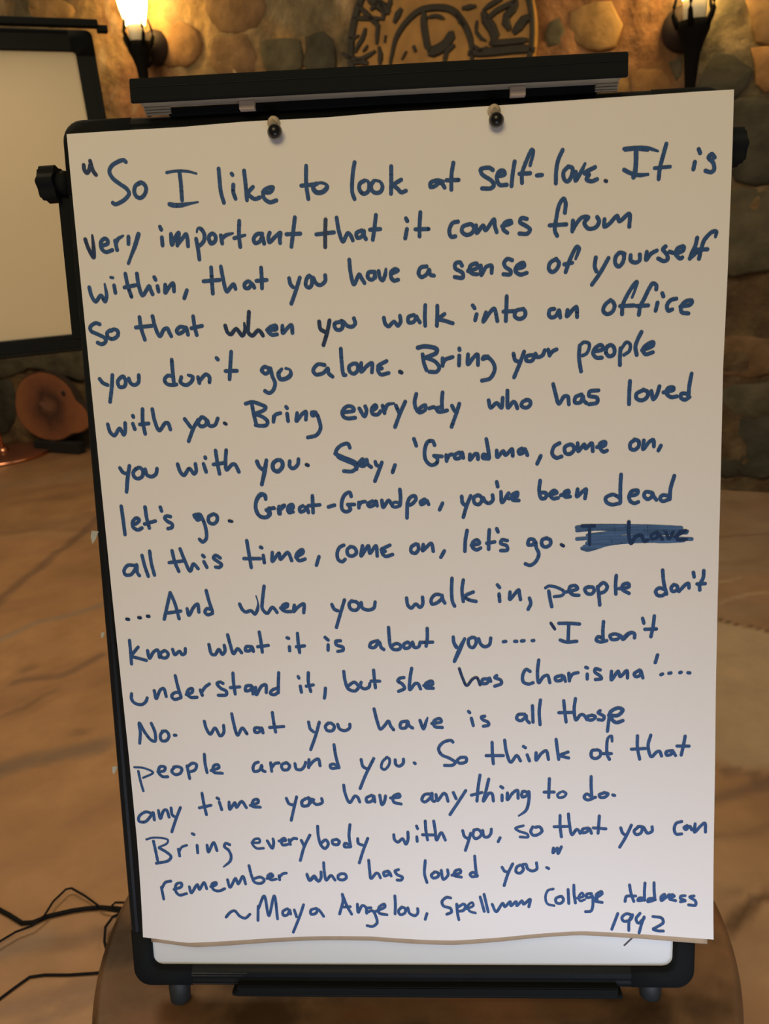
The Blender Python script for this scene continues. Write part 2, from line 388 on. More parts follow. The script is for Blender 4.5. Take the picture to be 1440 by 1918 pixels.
# stones showing through the plaster, outlined on the wall plane
WMAT = Matrix((WE, Vector((0, 0, 1)), WN)).transposed().to_4x4(); WMAT.translation = W0
rs = random.Random(12)
stone_px = [
 (4, [(1300, 168), (1312, 128), (1343, 92), (1375, 103), (1408, 132), (1398, 165), (1365, 200), (1312, 205)]),
 (0, [(1178, 140), (1205, 127), (1243, 126), (1258, 150), (1250, 190), (1182, 192)]),
 (3, [(1256, 112), (1278, 108), (1282, 140), (1270, 152), (1258, 140)]),
 (1, [(1064, 20), (1092, 4), (1140, 8), (1168, 46), (1150, 88), (1100, 95), (1066, 78)]),
 (3, [(1024, 42), (1044, 36), (1058, 82), (1024, 92)]),
 (3, [(484, 78), (520, 70), (562, 76), (566, 128), (500, 138)]),
 (4, [(568, 66), (604, 56), (626, 70), (624, 140), (574, 140)]),
 (2, [(385, -30), (470, -40), (500, 10), (478, 52), (410, 60), (380, 20)]),
 (2, [(400, 72), (462, 66), (478, 130), (420, 150), (392, 120)]),
 (0, [(300, 60), (350, 40), (376, 80), (350, 125), (302, 118)]),
 (2, [(1398, -10), (1460, -30), (1500, 40), (1470, 84), (1412, 74)]),
 (0, [(1402, 92), (1470, 92), (1490, 150), (1425, 170)]),
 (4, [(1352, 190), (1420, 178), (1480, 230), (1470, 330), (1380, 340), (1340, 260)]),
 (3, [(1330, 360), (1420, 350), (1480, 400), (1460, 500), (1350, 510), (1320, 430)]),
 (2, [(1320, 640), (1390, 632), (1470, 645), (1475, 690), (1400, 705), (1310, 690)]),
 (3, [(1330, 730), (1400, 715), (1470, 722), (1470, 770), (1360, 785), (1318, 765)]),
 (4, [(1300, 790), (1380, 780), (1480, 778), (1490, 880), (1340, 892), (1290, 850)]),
 (3, [(-30, 668), (60, 664), (156, 655), (160, 715), (120, 700), (60, 692), (-30, 712)]),
 (4, [(-30, 720), (20, 716), (22, 800), (-30, 815)]),
 (1, [(820, -180), (1000, -200), (1080, -120), (1020, -40), (900, -110)]),
 (2, [(420, -200), (560, -220), (600, -120), (520, -60), (430, -90)]),
 (0, [(120, -160), (200, -200), (220, -100), (150, -60)]),
 (1, [(20, 8), (96, -10), (140, 20), (110, 44), (30, 42)]),
]
for mi, pl in stone_px:
    poly = [wall_sz(wall_pt(x, y)) for x, y in pl]
    P = smooth_pts([(x, y, 0) for x, y in poly + poly[:1]], 0.05)[:-1]
    ring = [(p.x + rs.uniform(-.012, .012), max(0.0, p.y + rs.uniform(-.012, .012))) for p in P]
    cx = sum(p[0] for p in ring) / len(ring); cy = sum(p[1] for p in ring) / len(ring)
    bm = bmesh.new(); n = len(ring); rows = []
    for f_, z_ in ((1.0, -0.05), (.985, -0.004), (.90, 0.004), (.5, 0.006)):
        rows.append([bm.verts.new((cx + (x - cx) * f_, cy + (y - cy) * f_, z_ + (rs.uniform(-.002, .002) if z_ > 0 else 0))) for x, y in ring])
    cv = bm.verts.new((cx, cy, .007))
    for a_, b_ in zip(rows, rows[1:]):
        for i in range(n): bm.faces.new((a_[i], a_[(i + 1) % n], b_[(i + 1) % n], b_[i]))
    for i in range(n): bm.faces.new((rows[-1][i], rows[-1][(i + 1) % n], cv))
    link('stone', bmesh_me(bm, 'stone'), STONES[mi], wall, True, WMAT)

# ------------------------------------------------------------------ medallion on the wall
mc = wall_pt(820, 88, 0.05); msc = (mc - CAM).dot(CF) / FPX
MR = 184 * msc
MM = WMAT.copy(); MM.translation = mc
med = root('wall_medallion', mc, WMAT.copy().to_3x3().to_4x4(), label='round ochre carved medallion with dark relief pattern on the stone wall between the sconces', cat='medallion')
lathe('plaque', [(0, -0.06), (MR, -0.06), (MR, 0.0), (MR * .985, 0.012), (0, 0.012)], GOLDST, med, MM, n=64, smooth=False)
def ribbon(name, pts, wid, m, parent, mw, z0=0.012, h=0.010, step=0.02):
    P = smooth_pts([(x, y, 0) for x, y in pts], step)
    bm = bmesh.new(); L = []; n = len(P)
    for i, p in enumerate(P):
        t = (P[min(i + 1, n - 1)] - P[max(i - 1, 0)]).normalized(); nn = Vector((-t.y, t.x, 0))
        e = min(i, n - 1 - i) / max(1, n - 1); ww = wid * (0.55 + min(.45, e * 2.5)) / 2
        L.append([bm.verts.new(p + nn * ww + Vector((0, 0, z0))), bm.verts.new(p + nn * ww * .6 + Vector((0, 0, z0 + h))),
                  bm.verts.new(p - nn * ww * .6 + Vector((0, 0, z0 + h))), bm.verts.new(p - nn * ww + Vector((0, 0, z0)))])
    for a, b in zip(L, L[1:]):
        for k in range(3): bm.faces.new((a[k], a[k + 1], b[k + 1], b[k]))
    bm.faces.new(L[0]); bm.faces.new(L[-1][::-1])
    return link(name, bmesh_me(bm, name), m, parent, False, mw)
# rim as a dark raised ring
rimp = [(MR * .975 * math.cos(a), MR * .975 * math.sin(a)) for a in [2 * math.pi * k / 48 for k in range(49)]]
bmr = ribbon('rim', rimp, 0.045, DARKRIB, med, MM)
k1 = 1 / 6.545
orn = [  # (crop x offset, width, points) in photograph units, carried onto the plaque
 (620, 50, [(350, 60), (400, 130), (470, 200), (520, 250), (590, 330), (580, 430), (575, 550)]),
 (620, 42, [(270, 230), (400, 235), (640, 240)]), (620, 55, [(600, 20), (650, 90), (660, 170), (650, 260)]),
 (620, 60, [(500, 130), (560, 70), (600, 20)]), (620, 60, [(745, -10), (735, 50), (725, 110)]),
 (620, 70, [(880, 110), (830, 190), (785, 290)]),
 (620, 58, [(740, 800), (745, 740), (765, 650), (800, 500), (860, 380), (960, 250), (1100, 140), (1250, 105), (1440, 115), (1540, 170), (1620, 270), (1680, 380), (1720, 500), (1735, 620), (1735, 800)]),
 (620, 70, [(1150, 150), (1150, 300), (1170, 450), (1190, 560), (1230, 640)]),
 (620, 95, [(1200, 660), (1320, 620), (1430, 540), (1480, 450), (1480, 390)]),
 (620, 50, [(1400, 800), (1430, 640), (1530, 560)]),
 (620, 36, [(1190, 225), (1300, 205), (1400, 240)]),
 (620, 52, [(440, 350), (400, 480), (350, 560), (310, 650)]), (620, 36, [(230, 470), (290, 480), (360, 440)]),
 (620, 36, [(465, 560), (440, 600), (405, 640)]), (620, 48, [(150, 660), (240, 710), (350, 740), (450, 700), (560, 630)]),
 (620, 60, [(270, 770), (380, 760), (470, 790)]), (620, 55, [(600, 580), (620, 680), (610, 800)]),
 (620, 40, [(685, 440), (672, 530)]), (620, 60, [(1020, 570), (1050, 640)]), (620, 26, [(940, 630), (880, 740)]),
 (820, 50, [(310, 110), (390, 100), (480, 85)]), (820, 60, [(240, 180), (290, 260), (340, 330)]),
 (820, 50, [(560, 140), (640, 80), (720, 30), (800, 0)]), (820, 52, [(620, 240), (720, 150), (850, 80), (970, 20)]),
 (820, 75, [(960, -10), (930, 120), (850, 210), (840, 280), (890, 380)]),
 (820, 85, [(930, 420), (1000, 340), (1060, 260), (1150, 200)]),
 (820, 85, [(560, 150), (600, 250), (670, 350), (710, 450), (680, 540)]), (820, 55, [(640, 540), (800, 530), (1000, 510), (1110, 500)]),
 (820, 34, [(490, 260), (480, 400), (540, 480), (600, 510)]), (820, 40, [(450, 560), (540, 640), (610, 580)]),
 (820, 75, [(380, 660), (700, 640), (1000, 610), (1200, 620)])]
for ox, wd, pl in orn:
    pts = []
    for x, y in pl:
        d = wall_pt(ox + x * k1, y * k1, 0.05) - mc; pts.append((d.dot(WE), d.z))
    ribbon('ornament', pts, wd * 1.45 * k1 * msc, DARKRIB, med, MM)
# the lower and upper fields (hidden or above the frame) carry plain spokes of the same relief
for k in range(5):
    a = math.radians(215 + k * 27); b = math.radians(35 + k * 27)
    ribbon('ornament', [(MR * .55 * math.cos(a), MR * .55 * math.sin(a)), (MR * .92 * math.cos(a), MR * .92 * math.sin(a))], 0.05, DARKRIB, med, MM)
    ribbon('ornament', [(MR * .62 * math.cos(b), MR * .62 * math.sin(b)), (MR * .92 * math.cos(b), MR * .92 * math.sin(b))], 0.05, DARKRIB, med, MM)

# ------------------------------------------------------------------ torch sconces
def sconce(px, py, rpx, rpy, label, off=0.16):
    base = wall_pt(px, py, off); rp = wall_pt(rpx, rpy, 0.03)
    t = root('torch_sconce', base, label=label, cat='sconce', group='torch sconces on the stone wall')
    T = Matrix.Translation(base)
    # local origin = where candle sleeve meets the cup
    lathe('cone', [(0.0, -0.36), (0.012, -0.36), (0.020, -0.25), (0.031, -0.12), (0.044, -0.075), (0.062, -0.035), (0.066, 0.0), (0.0, 0.0)], IRON, t, T)
    for k in range(5):
        a = 2 * math.pi * k / 5 + 0.35
        c, s = math.cos(a), math.sin(a)
        tube('prong', [base + Vector((c * .058, s * .058, -.02)), base + Vector((c * .082, s * .082, .03)), base + Vector((c * .074, s * .074, .085)), base + Vector((c * .066, s * .066, .115))],
             .008, IRON, t, n=8, step=.02, radii=(.013, .004))
    lathe('candle_sleeve', [(0.0, 0.0), (0.043, 0.0), (0.048, 0.08), (0.0, 0.08)], SLEEVE, t, T)
    lathe('glass_flame', [(0.0, 0.081), (0.050, 0.081), (0.072, 0.16), (0.085, 0.24), (0.078, 0.32), (0.050, 0.40), (0.018, 0.47), (0.0, 0.49)], FLAME, t, T)
    RM = WMAT.copy(); RM.translation = rp
    lathe('wall_rosette', [(0.0, 0.045), (0.040, 0.040), (0.072, 0.018), (0.088, -0.01), (0.088, -0.05), (0.0, -0.05)], ROSE, t, RM)
    tube('bracket', [rp, (rp + base) / 2 + Vector((0, 0, -0.10)), base + Vector((0, 0, -0.07))], .012, IRON, t, n=8, step=.03)
    return t
sconce(259, 80, 286, 88, 'left torch sconce with glowing glass flame and cream sleeve above the tilted board')
sconce(1300, 40, 1279, 52, 'right torch sconce with dark pronged cup and long iron cone')

# ------------------------------------------------------------------ wood slice leaning at the wall
out_px = [(28, 750), (30, 732), (37, 716), (50, 704), (66, 698), (82, 697), (100, 702), (118, 714), (132, 730), (142, 750), (154, 760), (163, 772), (168, 788),
          (164, 803), (150, 809), (134, 814), (118, 823), (100, 825), (82, 823), (64, 815), (48, 803), (36, 787), (29, 768)]
sc_ = wall_pt(92, 762, 0.12)
SM = WMAT.copy(); SM.translation = sc_
poly = []
for x, y in out_px:
    d = wall_pt(x, y, 0.12) - sc_; poly.append((d.dot(WE), d.z))
poly = [(p.x, p.y) for p in smooth_pts([(x, y, 0) for x, y in poly + poly[:1]], 0.03)][:-1]
minz = min(p[1] for p in poly) + sc_.z
ws = root('wood_slice', (sc_.x, sc_.y, 0), label='round reddish slice of tree trunk standing against the wall, with a knot', cat='wood slice')
prism('slice_face', poly, -0.05, 0.0, SLICE, ws, SM, bevel=0.006)
prism('bark_edge', [(x * 1.012, y * 1.012) for x, y in poly], -0.052, -0.006, BARK, ws, SM)
kd = wall_pt(119, 737, 0.12) - sc_
lathe('knot', [(0.0, 0.004), (0.018, 0.004), (0.022, -0.004)], mat('dark_knot', (0.02, 0.013, 0.01), 0.8), ws, SM @ Matrix.Translation((kd.dot(WE), kd.z, 0)), n=16)
kd = wall_pt(84, 762, 0.12) - sc_
prism('pith_patch', [(-.05, .02), (-.02, .045), (.03, .02), (.07, .0), (.06, -.03), (.0, -.02)], -.002, .002, mat('pale_pith', (0.19, 0.09, 0.055), 0.7), ws, SM @ Matrix.Translation((kd.dot(WE), kd.z, 0)))
# added ledge holding up the slice, near-black for the shadow line beneath it
if minz > 0.01:
    pl = box('shadow_ledge', (0, 0, minz / 2 - 0.002), (0.44, 0.07, max(0.01, minz - 0.004)), mat('shadow_ledge_dark', (0.007, 0.006, 0.005), 0.85, nscale=9, namt=0.3), None,
             Matrix.Translation(Vector((sc_.x, sc_.y, 0)) - WN * 0.01) @ Matrix.Rotation(math.atan2(WE.y, WE.x), 4, 'Z'), bevel=0.01)
    tag(pl, label='low ledge added under the wood slice, coloured near-black for the shadow there', cat='ledge')

# ------------------------------------------------------------------ copper floor lamp
lb = floor_pt(8, 853); lb.z = 0
lsc = (lb - CAM).dot(CF) / FPX
lr = 88 * lsc
lamp = root('floor_lamp', lb, label='copper floor lamp with slim pole and round base at the left edge', cat='lamp')
LT = Matrix.Translation(lb)
lathe('base_disc', [(0.0, 0.0), (lr * .98, 0.0), (lr, 0.012), (lr * .97, 0.024), (lr * .6, 0.028), (0.03, 0.034), (0.0, 0.034)], mat('dark_copper', (0.20, 0.075, 0.042), 0.35, metal=0.35), lamp, LT, n=48)
lathe('base_rim', [(lr * .985, 0.003), (lr * 1.006, 0.006), (lr * 1.006, 0.02), (lr * .985, 0.023)], COPPER, lamp, LT, n=48)
lathe('collar', [(0.0, 0.03), (0.042, 0.03), (0.040, 0.045), (0.020, 0.07), (0.0, 0.07)], COPPER, lamp, LT)
lathe('pole', [(0.0, 0.05), (0.0105, 0.05), (0.0105, 1.62), (0.0, 1.62)], COPPER, lamp, LT, n=16)
lathe('shade', [(0.02, 1.68), (0.06, 1.67), (0.13, 1.60), (0.16, 1.50), (0.155, 1.50), (0.12, 1.59), (0.05, 1.655)], SHADE, lamp, LT)

# ------------------------------------------------------------------ cables on the floor
def cable(px, rpx, label, lift=0.0):
    P = [floor_pt(x, y, lift) for x, y in px]
    sc0 = (P[0] - CAM).dot(CF) / FPX; r = rpx * sc0
    for p in P: p.z = r + lift
    o = tube('cable', P, r, CABLE, None, n=8, step=.03)
    tag(o, label=label, cat='cable', group='cables on the marble floor'); return o
cable([(-60, 1690), (0, 1707), (20, 1718), (42, 1732), (62, 1731), (92, 1719), (135, 1709), (190, 1703), (245, 1708), (330, 1712)], 4.0, 'thickest black cable, running from the left edge of the photo to the table')
cable([(-50, 1795), (0, 1765), (30, 1747), (60, 1736), (84, 1716), (100, 1690), (124, 1667), (134, 1665), (160, 1680), (190, 1702), (240, 1712)], 2.2, 'thin black cable bent up into a pointed loop beside the thick one', 0.012)
cable([(240, 1707), (212, 1719), (198, 1738), (196, 1765), (205, 1800)], 2.5, 'short dark cable curling down to the table edge', 0.012)
cable([(-50, 1892), (0, 1873), (28, 1852), (56, 1832), (84, 1828), (130, 1828), (175, 1825), (240, 1818)], 2.7, 'lowest dark cable, nearest the bottom left corner')
cable([(210, 1698), (216, 1692), (245, 1692), (300, 1690)], 2.0, 'short grey-black cable end beside the board frame', 0.012)

# ------------------------------------------------------------------ round table
TZ = 0.400; TC = Vector((-0.0036, 0.8055, 0)); TR = 0.4315
tb = root('round_table', TC, label='low round brown marble-topped table under the flip chart board', cat='table')
nr, na = 60, 160
rr = np.concatenate([np.linspace(0, TR - .012, nr), TR - .012 + .012 * np.sin(np.linspace(0.2, math.pi / 2, 6)), [TR, TR, TR - .012]])
hz = np.concatenate([np.full(nr, TZ), TZ - .012 + .012 * np.cos(np.linspace(0.2, math.pi / 2, 6)), [TZ - .012, TZ - .034, TZ - .040]])
AA = np.linspace(0, 2 * math.pi, na + 1)
Xt = np.outer(rr, np.cos(AA)); Yt = np.outer(rr, np.sin(AA)); Zt = np.outer(hz, np.ones(na + 1))
me = grid_mesh('table_top', Xt, Yt, Zt)
g1 = fbm(Xt * 3 + 4, Yt * 6 + 2 + fbm(Xt * 3, Yt * 3, 5) * 2, 91, 6)[..., None]; g2 = fbm(Xt * 9 + 3, Yt * 14 + 7, 95, 5)[..., None]
Ct = np.array([0.128, 0.074, 0.040]) * (0.35 + 1.3 * g1) + np.array([.03, .004, 0]) * np.clip((g2 - .5) * 6, 0, 1); Ct = Ct * (1 - np.clip((.50 - g2) * 4.5, 0, .6))
set_cols(me, Ct.reshape(-1, 3))
link('table_top', me, TABLEM, tb, True, Matrix.Translation(TC))
lathe('pedestal', [(0.0, TZ - .036), (0.30, TZ - .036), (0.30, TZ - .05), (0.09, TZ - .08), (0.06, 0.2), (0.08, 0.05), (0.22, 0.02), (0.24, 0.0), (0.0, 0.0)], mat('dark_pedestal', (0.03, 0.02, 0.015), 0.5), tb, Matrix.Translation(TC))

# ------------------------------------------------------------------ flip chart board
def rrect(q, r, n=6):
    """rounded outline of quad q (TL,TR,BR,BL) as (u,v)"""
    out = []
    for i in range(4):
        p = Vector(q[i]); a = (Vector(q[i - 1]) - p).normalized(); b = (Vector(q[(i + 1) % 4]) - p).normalized()
        c = p + (a + b) * r
        v0 = -b; v1 = -a
        for k in range(n + 1):
            t = k / n * math.pi / 2
            out.append(c + (v0 * math.cos(t) + v1 * math.sin(t)) * r)
    return out
def board_easel(BX, quad, fw, frame_root, panel_mat, corner_len=0.075, ridge=False, panel_w=-0.020):
    """frame and panel in local (u, -v, w) coordinates with matrix BX"""
    q = [Vector(p) for p in quad]
    def edge_pt(i, t): return q[i].lerp(q[(i + 1) % 4], t)
    inner = []
    for i in range(4):
        a = (q[i - 1] - q[i]).normalized(); b = (q[(i + 1) % 4] - q[i]).normalized(); inner.append(q[i] + (a + b) * fw)
    def L(p, wv): return (p.x, -p.y, wv)
    zf, zb = -0.010, -0.036
    for i in range(4):          # four straight rails with a bevelled section
        d = (q[(i + 1) % 4] - q[i]); ln = d.length; d = d.normalized(); nrm = (inner[i] - q[i]); nrm = (nrm - d * nrm.dot(d)).normalized()
        a = q[i] + d * corner_len; b = q[(i + 1) % 4] - d * corner_len
        sec = [(0.002, zb), (0.0, zb + .003), (0.0, zf - .006), (0.003, zf - .001), (0.008, zf), (0.011, zf - .0012), (0.015, zf), (fw - .003, zf), (fw, zf - .003), (fw, zb)]
        bm = bmesh.new(); r0 = [bm.verts.new(L(a + nrm * s, z)) for s, z in sec]; r1 = [bm.verts.new(L(b + nrm * s, z)) for s, z in sec]
        for k in range(len(sec)): bm.faces.new((r0[k], r0[(k + 1) % len(sec)], r1[(k + 1) % len(sec)], r1[k]))
        bm.faces.new(r0); bm.faces.new(r1[::-1])
        link('rail', bmesh_me(bm, 'rail'), RAIL, frame_root, False, BX)
    outl = rrect(q, 0.021); inl = rrect(inner, 0.012)
    for i in range(4):          # moulded corner caps
        o_ = outl[i * 7:(i + 1) * 7]; n_ = inl[i * 7:(i + 1) * 7]
        dA = (q[i - 1] - q[i]).normalized(); dB = (q[(i + 1) % 4] - q[i]).normalized()
        oo = [q[i] + dA * corner_len] + o_ + [q[i] + dB * corner_len]
        nn = [inner[i] + dA * (corner_len - fw)] + n_ + [inner[i] + dB * (corner_len - fw)]
        bm = bmesh.new(); rows = []
        for a, b in zip(oo, nn):
            t = (b - a).normalized()
            rows.append([bm.verts.new(L(p, z)) for p, z in ((a, zb), (a, zf - .004), (a + t * .004, zf + .0008), (b - t * .003, zf + .0008), (b, zf - .002), (b, zb))])
        for a, b in zip(rows, rows[1:]):
            for k in range(6): bm.faces.new((a[k], a[(k + 1) % 6], b[(k + 1) % 6], b[k]))
        bm.faces.new(rows[0]); bm.faces.new(rows[-1][::-1])
        link('corner_cap', bmesh_me(bm, 'corner_cap'), BLACK, frame_root, True, BX)
    prism('board_panel', [(p.x, -p.y) for p in rrect([inner[i] + (q[i] - inner[i]) * .15 for i in range(4)], 0.010)], -0.030, panel_w, panel_mat, frame_root, BX)
    if ridge:
        a, b = inner[3], inner[2]; d = (b - a).normalized(); nn = Vector((d.y, -d.x))
        if nn.y < 0: nn = -nn
        for off, ln in ((0.004, .115), (0.0075, .11), (0.0185, .13)):  # short bright ribs: the rail's glossy highlight put into their colour
            p0 = a + d * .006 + nn * off; p1 = a + d * (.006 + ln) + nn * off
            bm = bmesh.new()
            hs = 0.0008 if off < .01 else .0004
            vs_ = [bm.verts.new(L(p0 - nn * hs, -.0098)), bm.verts.new(L(p1 - nn * hs * .3, -.0098)), bm.verts.new(L(p1 + nn * hs * .3, -.0098)), bm.verts.new(L(p0 + nn * hs, -.0098))]
            f = bm.faces.new(vs_); r = bmesh.ops.extrude_face_region(bm, geom=[f])
            for g in r['geom']:
                if isinstance(g, bmesh.types.BMVert): g.co.z = -.0093
            link('ridge_highlight', bmesh_me(bm, 'ridge_highlight'), RIDGE, frame_root, False, BX)
    return inner

BX = BM.copy(); BX.translation = BO
def LB(u, v, wv): return BX @ Matrix.Translation((u, -v, wv))
QUAD = [(-0.0105, -0.0175), (0.6790, -0.0092), (0.6645, 1.0078), (-0.0258, 1.0068)]
es = root('flip_chart_easel', (0.02, 0.69, TZ), label='black framed flip chart easel on the round table, holding the handwritten pad', cat='easel')
board_easel(BX, QUAD, 0.0242, es, WHITEB, ridge=True)
def bbox_(name, u0, v0, u1, v1, w0, w1, m, bev=0.001, sl=0.0, parent=None):
    """bar on the board: u0..u1, v0..v1 at its left end, sl = rise of v per metre to the right"""
    cu, cv = (u0 + u1) / 2, (v0 + v1) / 2 + sl * (u1 - u0) / 2
    Mx = LB(cu, cv, (w0 + w1) / 2) @ Matrix.Rotation(-math.atan(sl), 4, 'Z')
    return box(name, (0, 0, 0), (u1 - u0, v1 - v0, w1 - w0), m, parent or es, Mx, bevel=bev)
bbox_('clamp_bar', 0.0776, -0.0413, 0.5728, -0.0178, 0.0155, 0.020, BLACK, 0.002, 0.0135)
bbox_('clamp_bar_lip', 0.0780, -0.0325, 0.5724, -0.0317, 0.0195, 0.0206, RAIL, 0.0003, 0.0135)
bbox_('clamp_base', 0.1085, -0.0206, 0.5485, -0.0120, -0.024, -0.004, BLACK, 0.001, 0.0115)
bbox_('steel_strip', 0.0840, -0.0262, 0.5680, -0.0203, -0.003, 0.0154, STEEL, 0.0004, 0.0135)
for (ua, ub, va) in ((0.0842, 0.1115, -0.0196), (0.5455, 0.5680, -0.0130)):
    for k in range(3):
        bbox_('steel_leaf', ua, va + k * .0021, ub, va + k * .0021 + .0013, -0.006, 0.001 - k * .002, STEEL, 0.0002, 0.012)
for (ua, ub, va) in ((0.1850, 0.2010, -0.0190), (0.4600, 0.4755, -0.0150)):
    bbox_('clamp_pad', ua, va, ub, va + .0088, -0.002, 0.0055, BEIGE, 0.0007, 0.012)
# hanging pegs with black ball heads
for (u, v) in ((0.2190, 0.0025), (0.4440, 0.0050)):
    lathe('peg_shaft', [(0.0, -0.012), (0.0052, -0.012), (0.0052, 0.004), (0.0040, 0.006), (0.0, 0.006)], BEIGE, es, LB(u, v, 0), n=20)
    lathe('peg_collar', [(0.0052, 0.0002), (0.0066, 0.0006), (0.0066, 0.0018), (0.0052, 0.0022)], STEEL, es, LB(u, v + .0008, 0), n=20)
    tube('peg_neck', [LB(u, v, .003).translation, LB(u + .001, v + .005, .006).translation, LB(u + .0015, v + .0085, .0075).translation], .0034, GLASS, es, n=10, step=.003)
    HM = LB(u + .0016, v + .0115, 0.008)
    lathe('peg_ring', [(0.0, -0.0068), (0.004, -0.0062), (0.0072, -0.0030), (0.0078, -0.0008), (0.0072, 0.0008)], GLASS, es, HM, n=24)
    lathe('peg_head', [(0.0, 0.0066), (0.0028, 0.0061), (0.0051, 0.0045), (0.0066, 0.0020), (0.0069, -0.0004), (0.0060, -0.0030), (0.0, -0.0045)], mat('black_ball', (0.006, 0.006, 0.007), 0.3, spec=0.4), es, HM, n=24)
# pen tray under the bottom rail
tp = [(0.0, 0.0), (0.4625, 0.0), (0.4625, 0.0085), (0.468, 0.0085), (0.468, 0.0140), (0.0, 0.0140), (-0.0070, 0.0130), (-0.0075, 0.0085), (-0.001, 0.006)]
prism('pen_tray', [(x, -y) for x, y in tp], 0.0, 0.034, BLACK, es, LB(0.1090, 0.9975, -0.034) @ Matrix.Rotation(math.radians(-.15), 4, 'Z'), bevel=0.0012)
bbox_('tray_lip', 0.1050, 1.0075, 0.5700, 1.0090, -0.0005, 0.0006, RAIL, 0.0005, 0.0012)
# stub feet resting on the table
for u in (0.0262, 0.6165):
    p0 = bw(u, 0.995, -0.026); h = p0.z - TZ
    vdir = BB
    v1 = 0.995 + (p0.z - TZ) / abs(BB.z)
    lathe('rubber_foot', [(0.0, 0.0), (0.0125, 0.0), (0.0135, -(v1 - .995) * .5), (0.0125, -(v1 - .995) + .006), (0.009, -(v1 - .995) + .0035), (0.0, -(v1 - .995) + .003)],
          mat('grey_rubber', (0.020, 0.026, 0.028), 0.6), es, LB(u, 0.995, -0.026) @ Matrix.Rotation(-math.pi / 2, 4, 'X'), n=24)
# rear struts
for u in (0.17, 0.49):
    tube('rear_strut', [bw(u, 0.10, -0.045), Vector((bw(u, .1).x, 1.10, TZ + .009))], .009, RAIL, es, step=0, n=12)
bbox_('strut_hinge', 0.14, 0.08, 0.52, 0.12, -0.056, -0.036, BLACK, 0.002)
# side knobs and arms
def knob(uc, vc, flip):
    s = -1 if flip else 1
    A_ = bbox_('side_arm', *( (-0.0345, 0.050, -0.010, 0.207) if not flip else (0.655, 0.045, 0.676, 0.200)), -0.050, -0.037, BLACK, 0.002)
    K = LB(uc, vc, -0.036) @ Matrix.Rotation(math.radians(90 * (1 if flip else -1)), 4, 'Y')
    lobes = []
    for k in range(48):
        a = 2 * math.pi * k / 48; r = 0.0182 + 0.0016 * math.cos(6 * a); lobes.append((r * math.cos(a), r * math.sin(a)))
    prism('knob_grip', lobes, 0.006, 0.026, BLACK, es, K, bevel=0.003)
    lathe('knob_neck', [(0.0, -0.006), (0.0125, -0.006), (0.0135, 0.0), (0.011, 0.008), (0.0, 0.008)], BLACK, es, K, n=24)
knob(-0.0235, 0.0390, False)
knob(0.6790, 0.0440, True)
# scraps of old tape stuck on the left rail
for (u, v, sz) in ((-0.0180, 0.430, .0095), (-0.0200, 0.547, .0045), (-0.0222, 0.715, .0065)):
    prism('tape_scrap', [(-sz * .35, -sz * .9), (sz * .1, -sz * .3), (sz * .55, sz * .6), (-sz * .3, sz * .7), (-sz * .5, 0)], 0, .0006, TAPE, es, LB(u, v, -0.0098))
# a pen stroke left on the whiteboard
prism('pen_mark', [(0, 0), (.0016, -.0012), (.0200, .0185), (.0184, .0197)], 0, .0003, mat('dry_marker', (0.05, 0.035, 0.035), 0.5), es, LB(0.5822, 0.9560, -0.0199))

# ------------------------------------------------------------------ pad of paper
pad = root('flip_chart_pad', bw(0.34, 0.93, -0.004), label='white flip chart pad covered in blue marker handwriting, hung on the black easel', cat='paper pad')
def wdisp(u, v):
    """how far the sheet stands off its plane: soft waves, creases below the pegs, a lifted wavy lower edge"""
    d = 0.0010 * math.sin(u * 11 + 1.2) * math.sin(v * 5.0 + .6)
    for pu, pv in ((0.219, 0.004), (0.444, 0.006)):
        du = (u - pu - .02 * (v - pv)); dv = v - pv
        if dv > 0: d += 0.0016 * math.exp(-(du / .013) ** 2) * math.exp(-dv / .06) - 0.0010 * math.exp(-((du - .024) / .018) ** 2) * math.exp(-dv / .09)
    d += 0.0014 * math.exp(-((u - .33) / .03) ** 2 - (v / .018) ** 2) + 0.0010 * math.exp(-((u - .60) / .05) ** 2 - ((v - .2) / .1) ** 2)
    e = max(0.0, (v - 0.80) / 0.127)
    d += e * e * (0.0035 + 0.0030 * math.sin(u * 21 + .4))
    r = max(0.0, (u - .60) / .08); d += 0.0015 * r * r * (1 + math.sin(v * 9))
    return d
# sheet outline, in sheet coordinates
LE = [(0.0, 0.0), (0.10, -0.0003), (0.30, -.0002), (0.5, -0.0002), (0.70, 0.0006), (0.80, 0.0003), (0.87, -0.0008), (0.9275, -0.0020)]
RE = [(0.0, 0.680), (0.06, 0.6795), (0.19, 0.6772), (0.27, 0.6755), (0.42, 0.6765), (0.53, 0.6768), (0.62, 0.6770), (0.72, 0.6778), (0.83, 0.6782), (0.926, 0.6782)]
BEg = [(0.0, 0.9268), (0.02, 0.9285), (0.055, 0.9325), (0.10, 0.9312), (0.18, 0.9290), (0.28, 0.9255), (0.38, 0.9285), (0.44, 0.9270), (0.53, 0.9215), (0.60, 0.9230), (0.68, 0.9262)]
TE = [(0.0, 0.0008), (0.06, 0.0008), (0.12, 0.0012), (0.19, -0.0002), (0.27, 0.0008), (0.35, 0.0), (0.45, 0.0003), (0.57, 0.0), (0.65, 0.0), (0.68, 0.0006)]
def lut(t, x): return float(np.interp(x, [a for a, b in t], [b for a, b in t]))
NU, NV = 70, 96
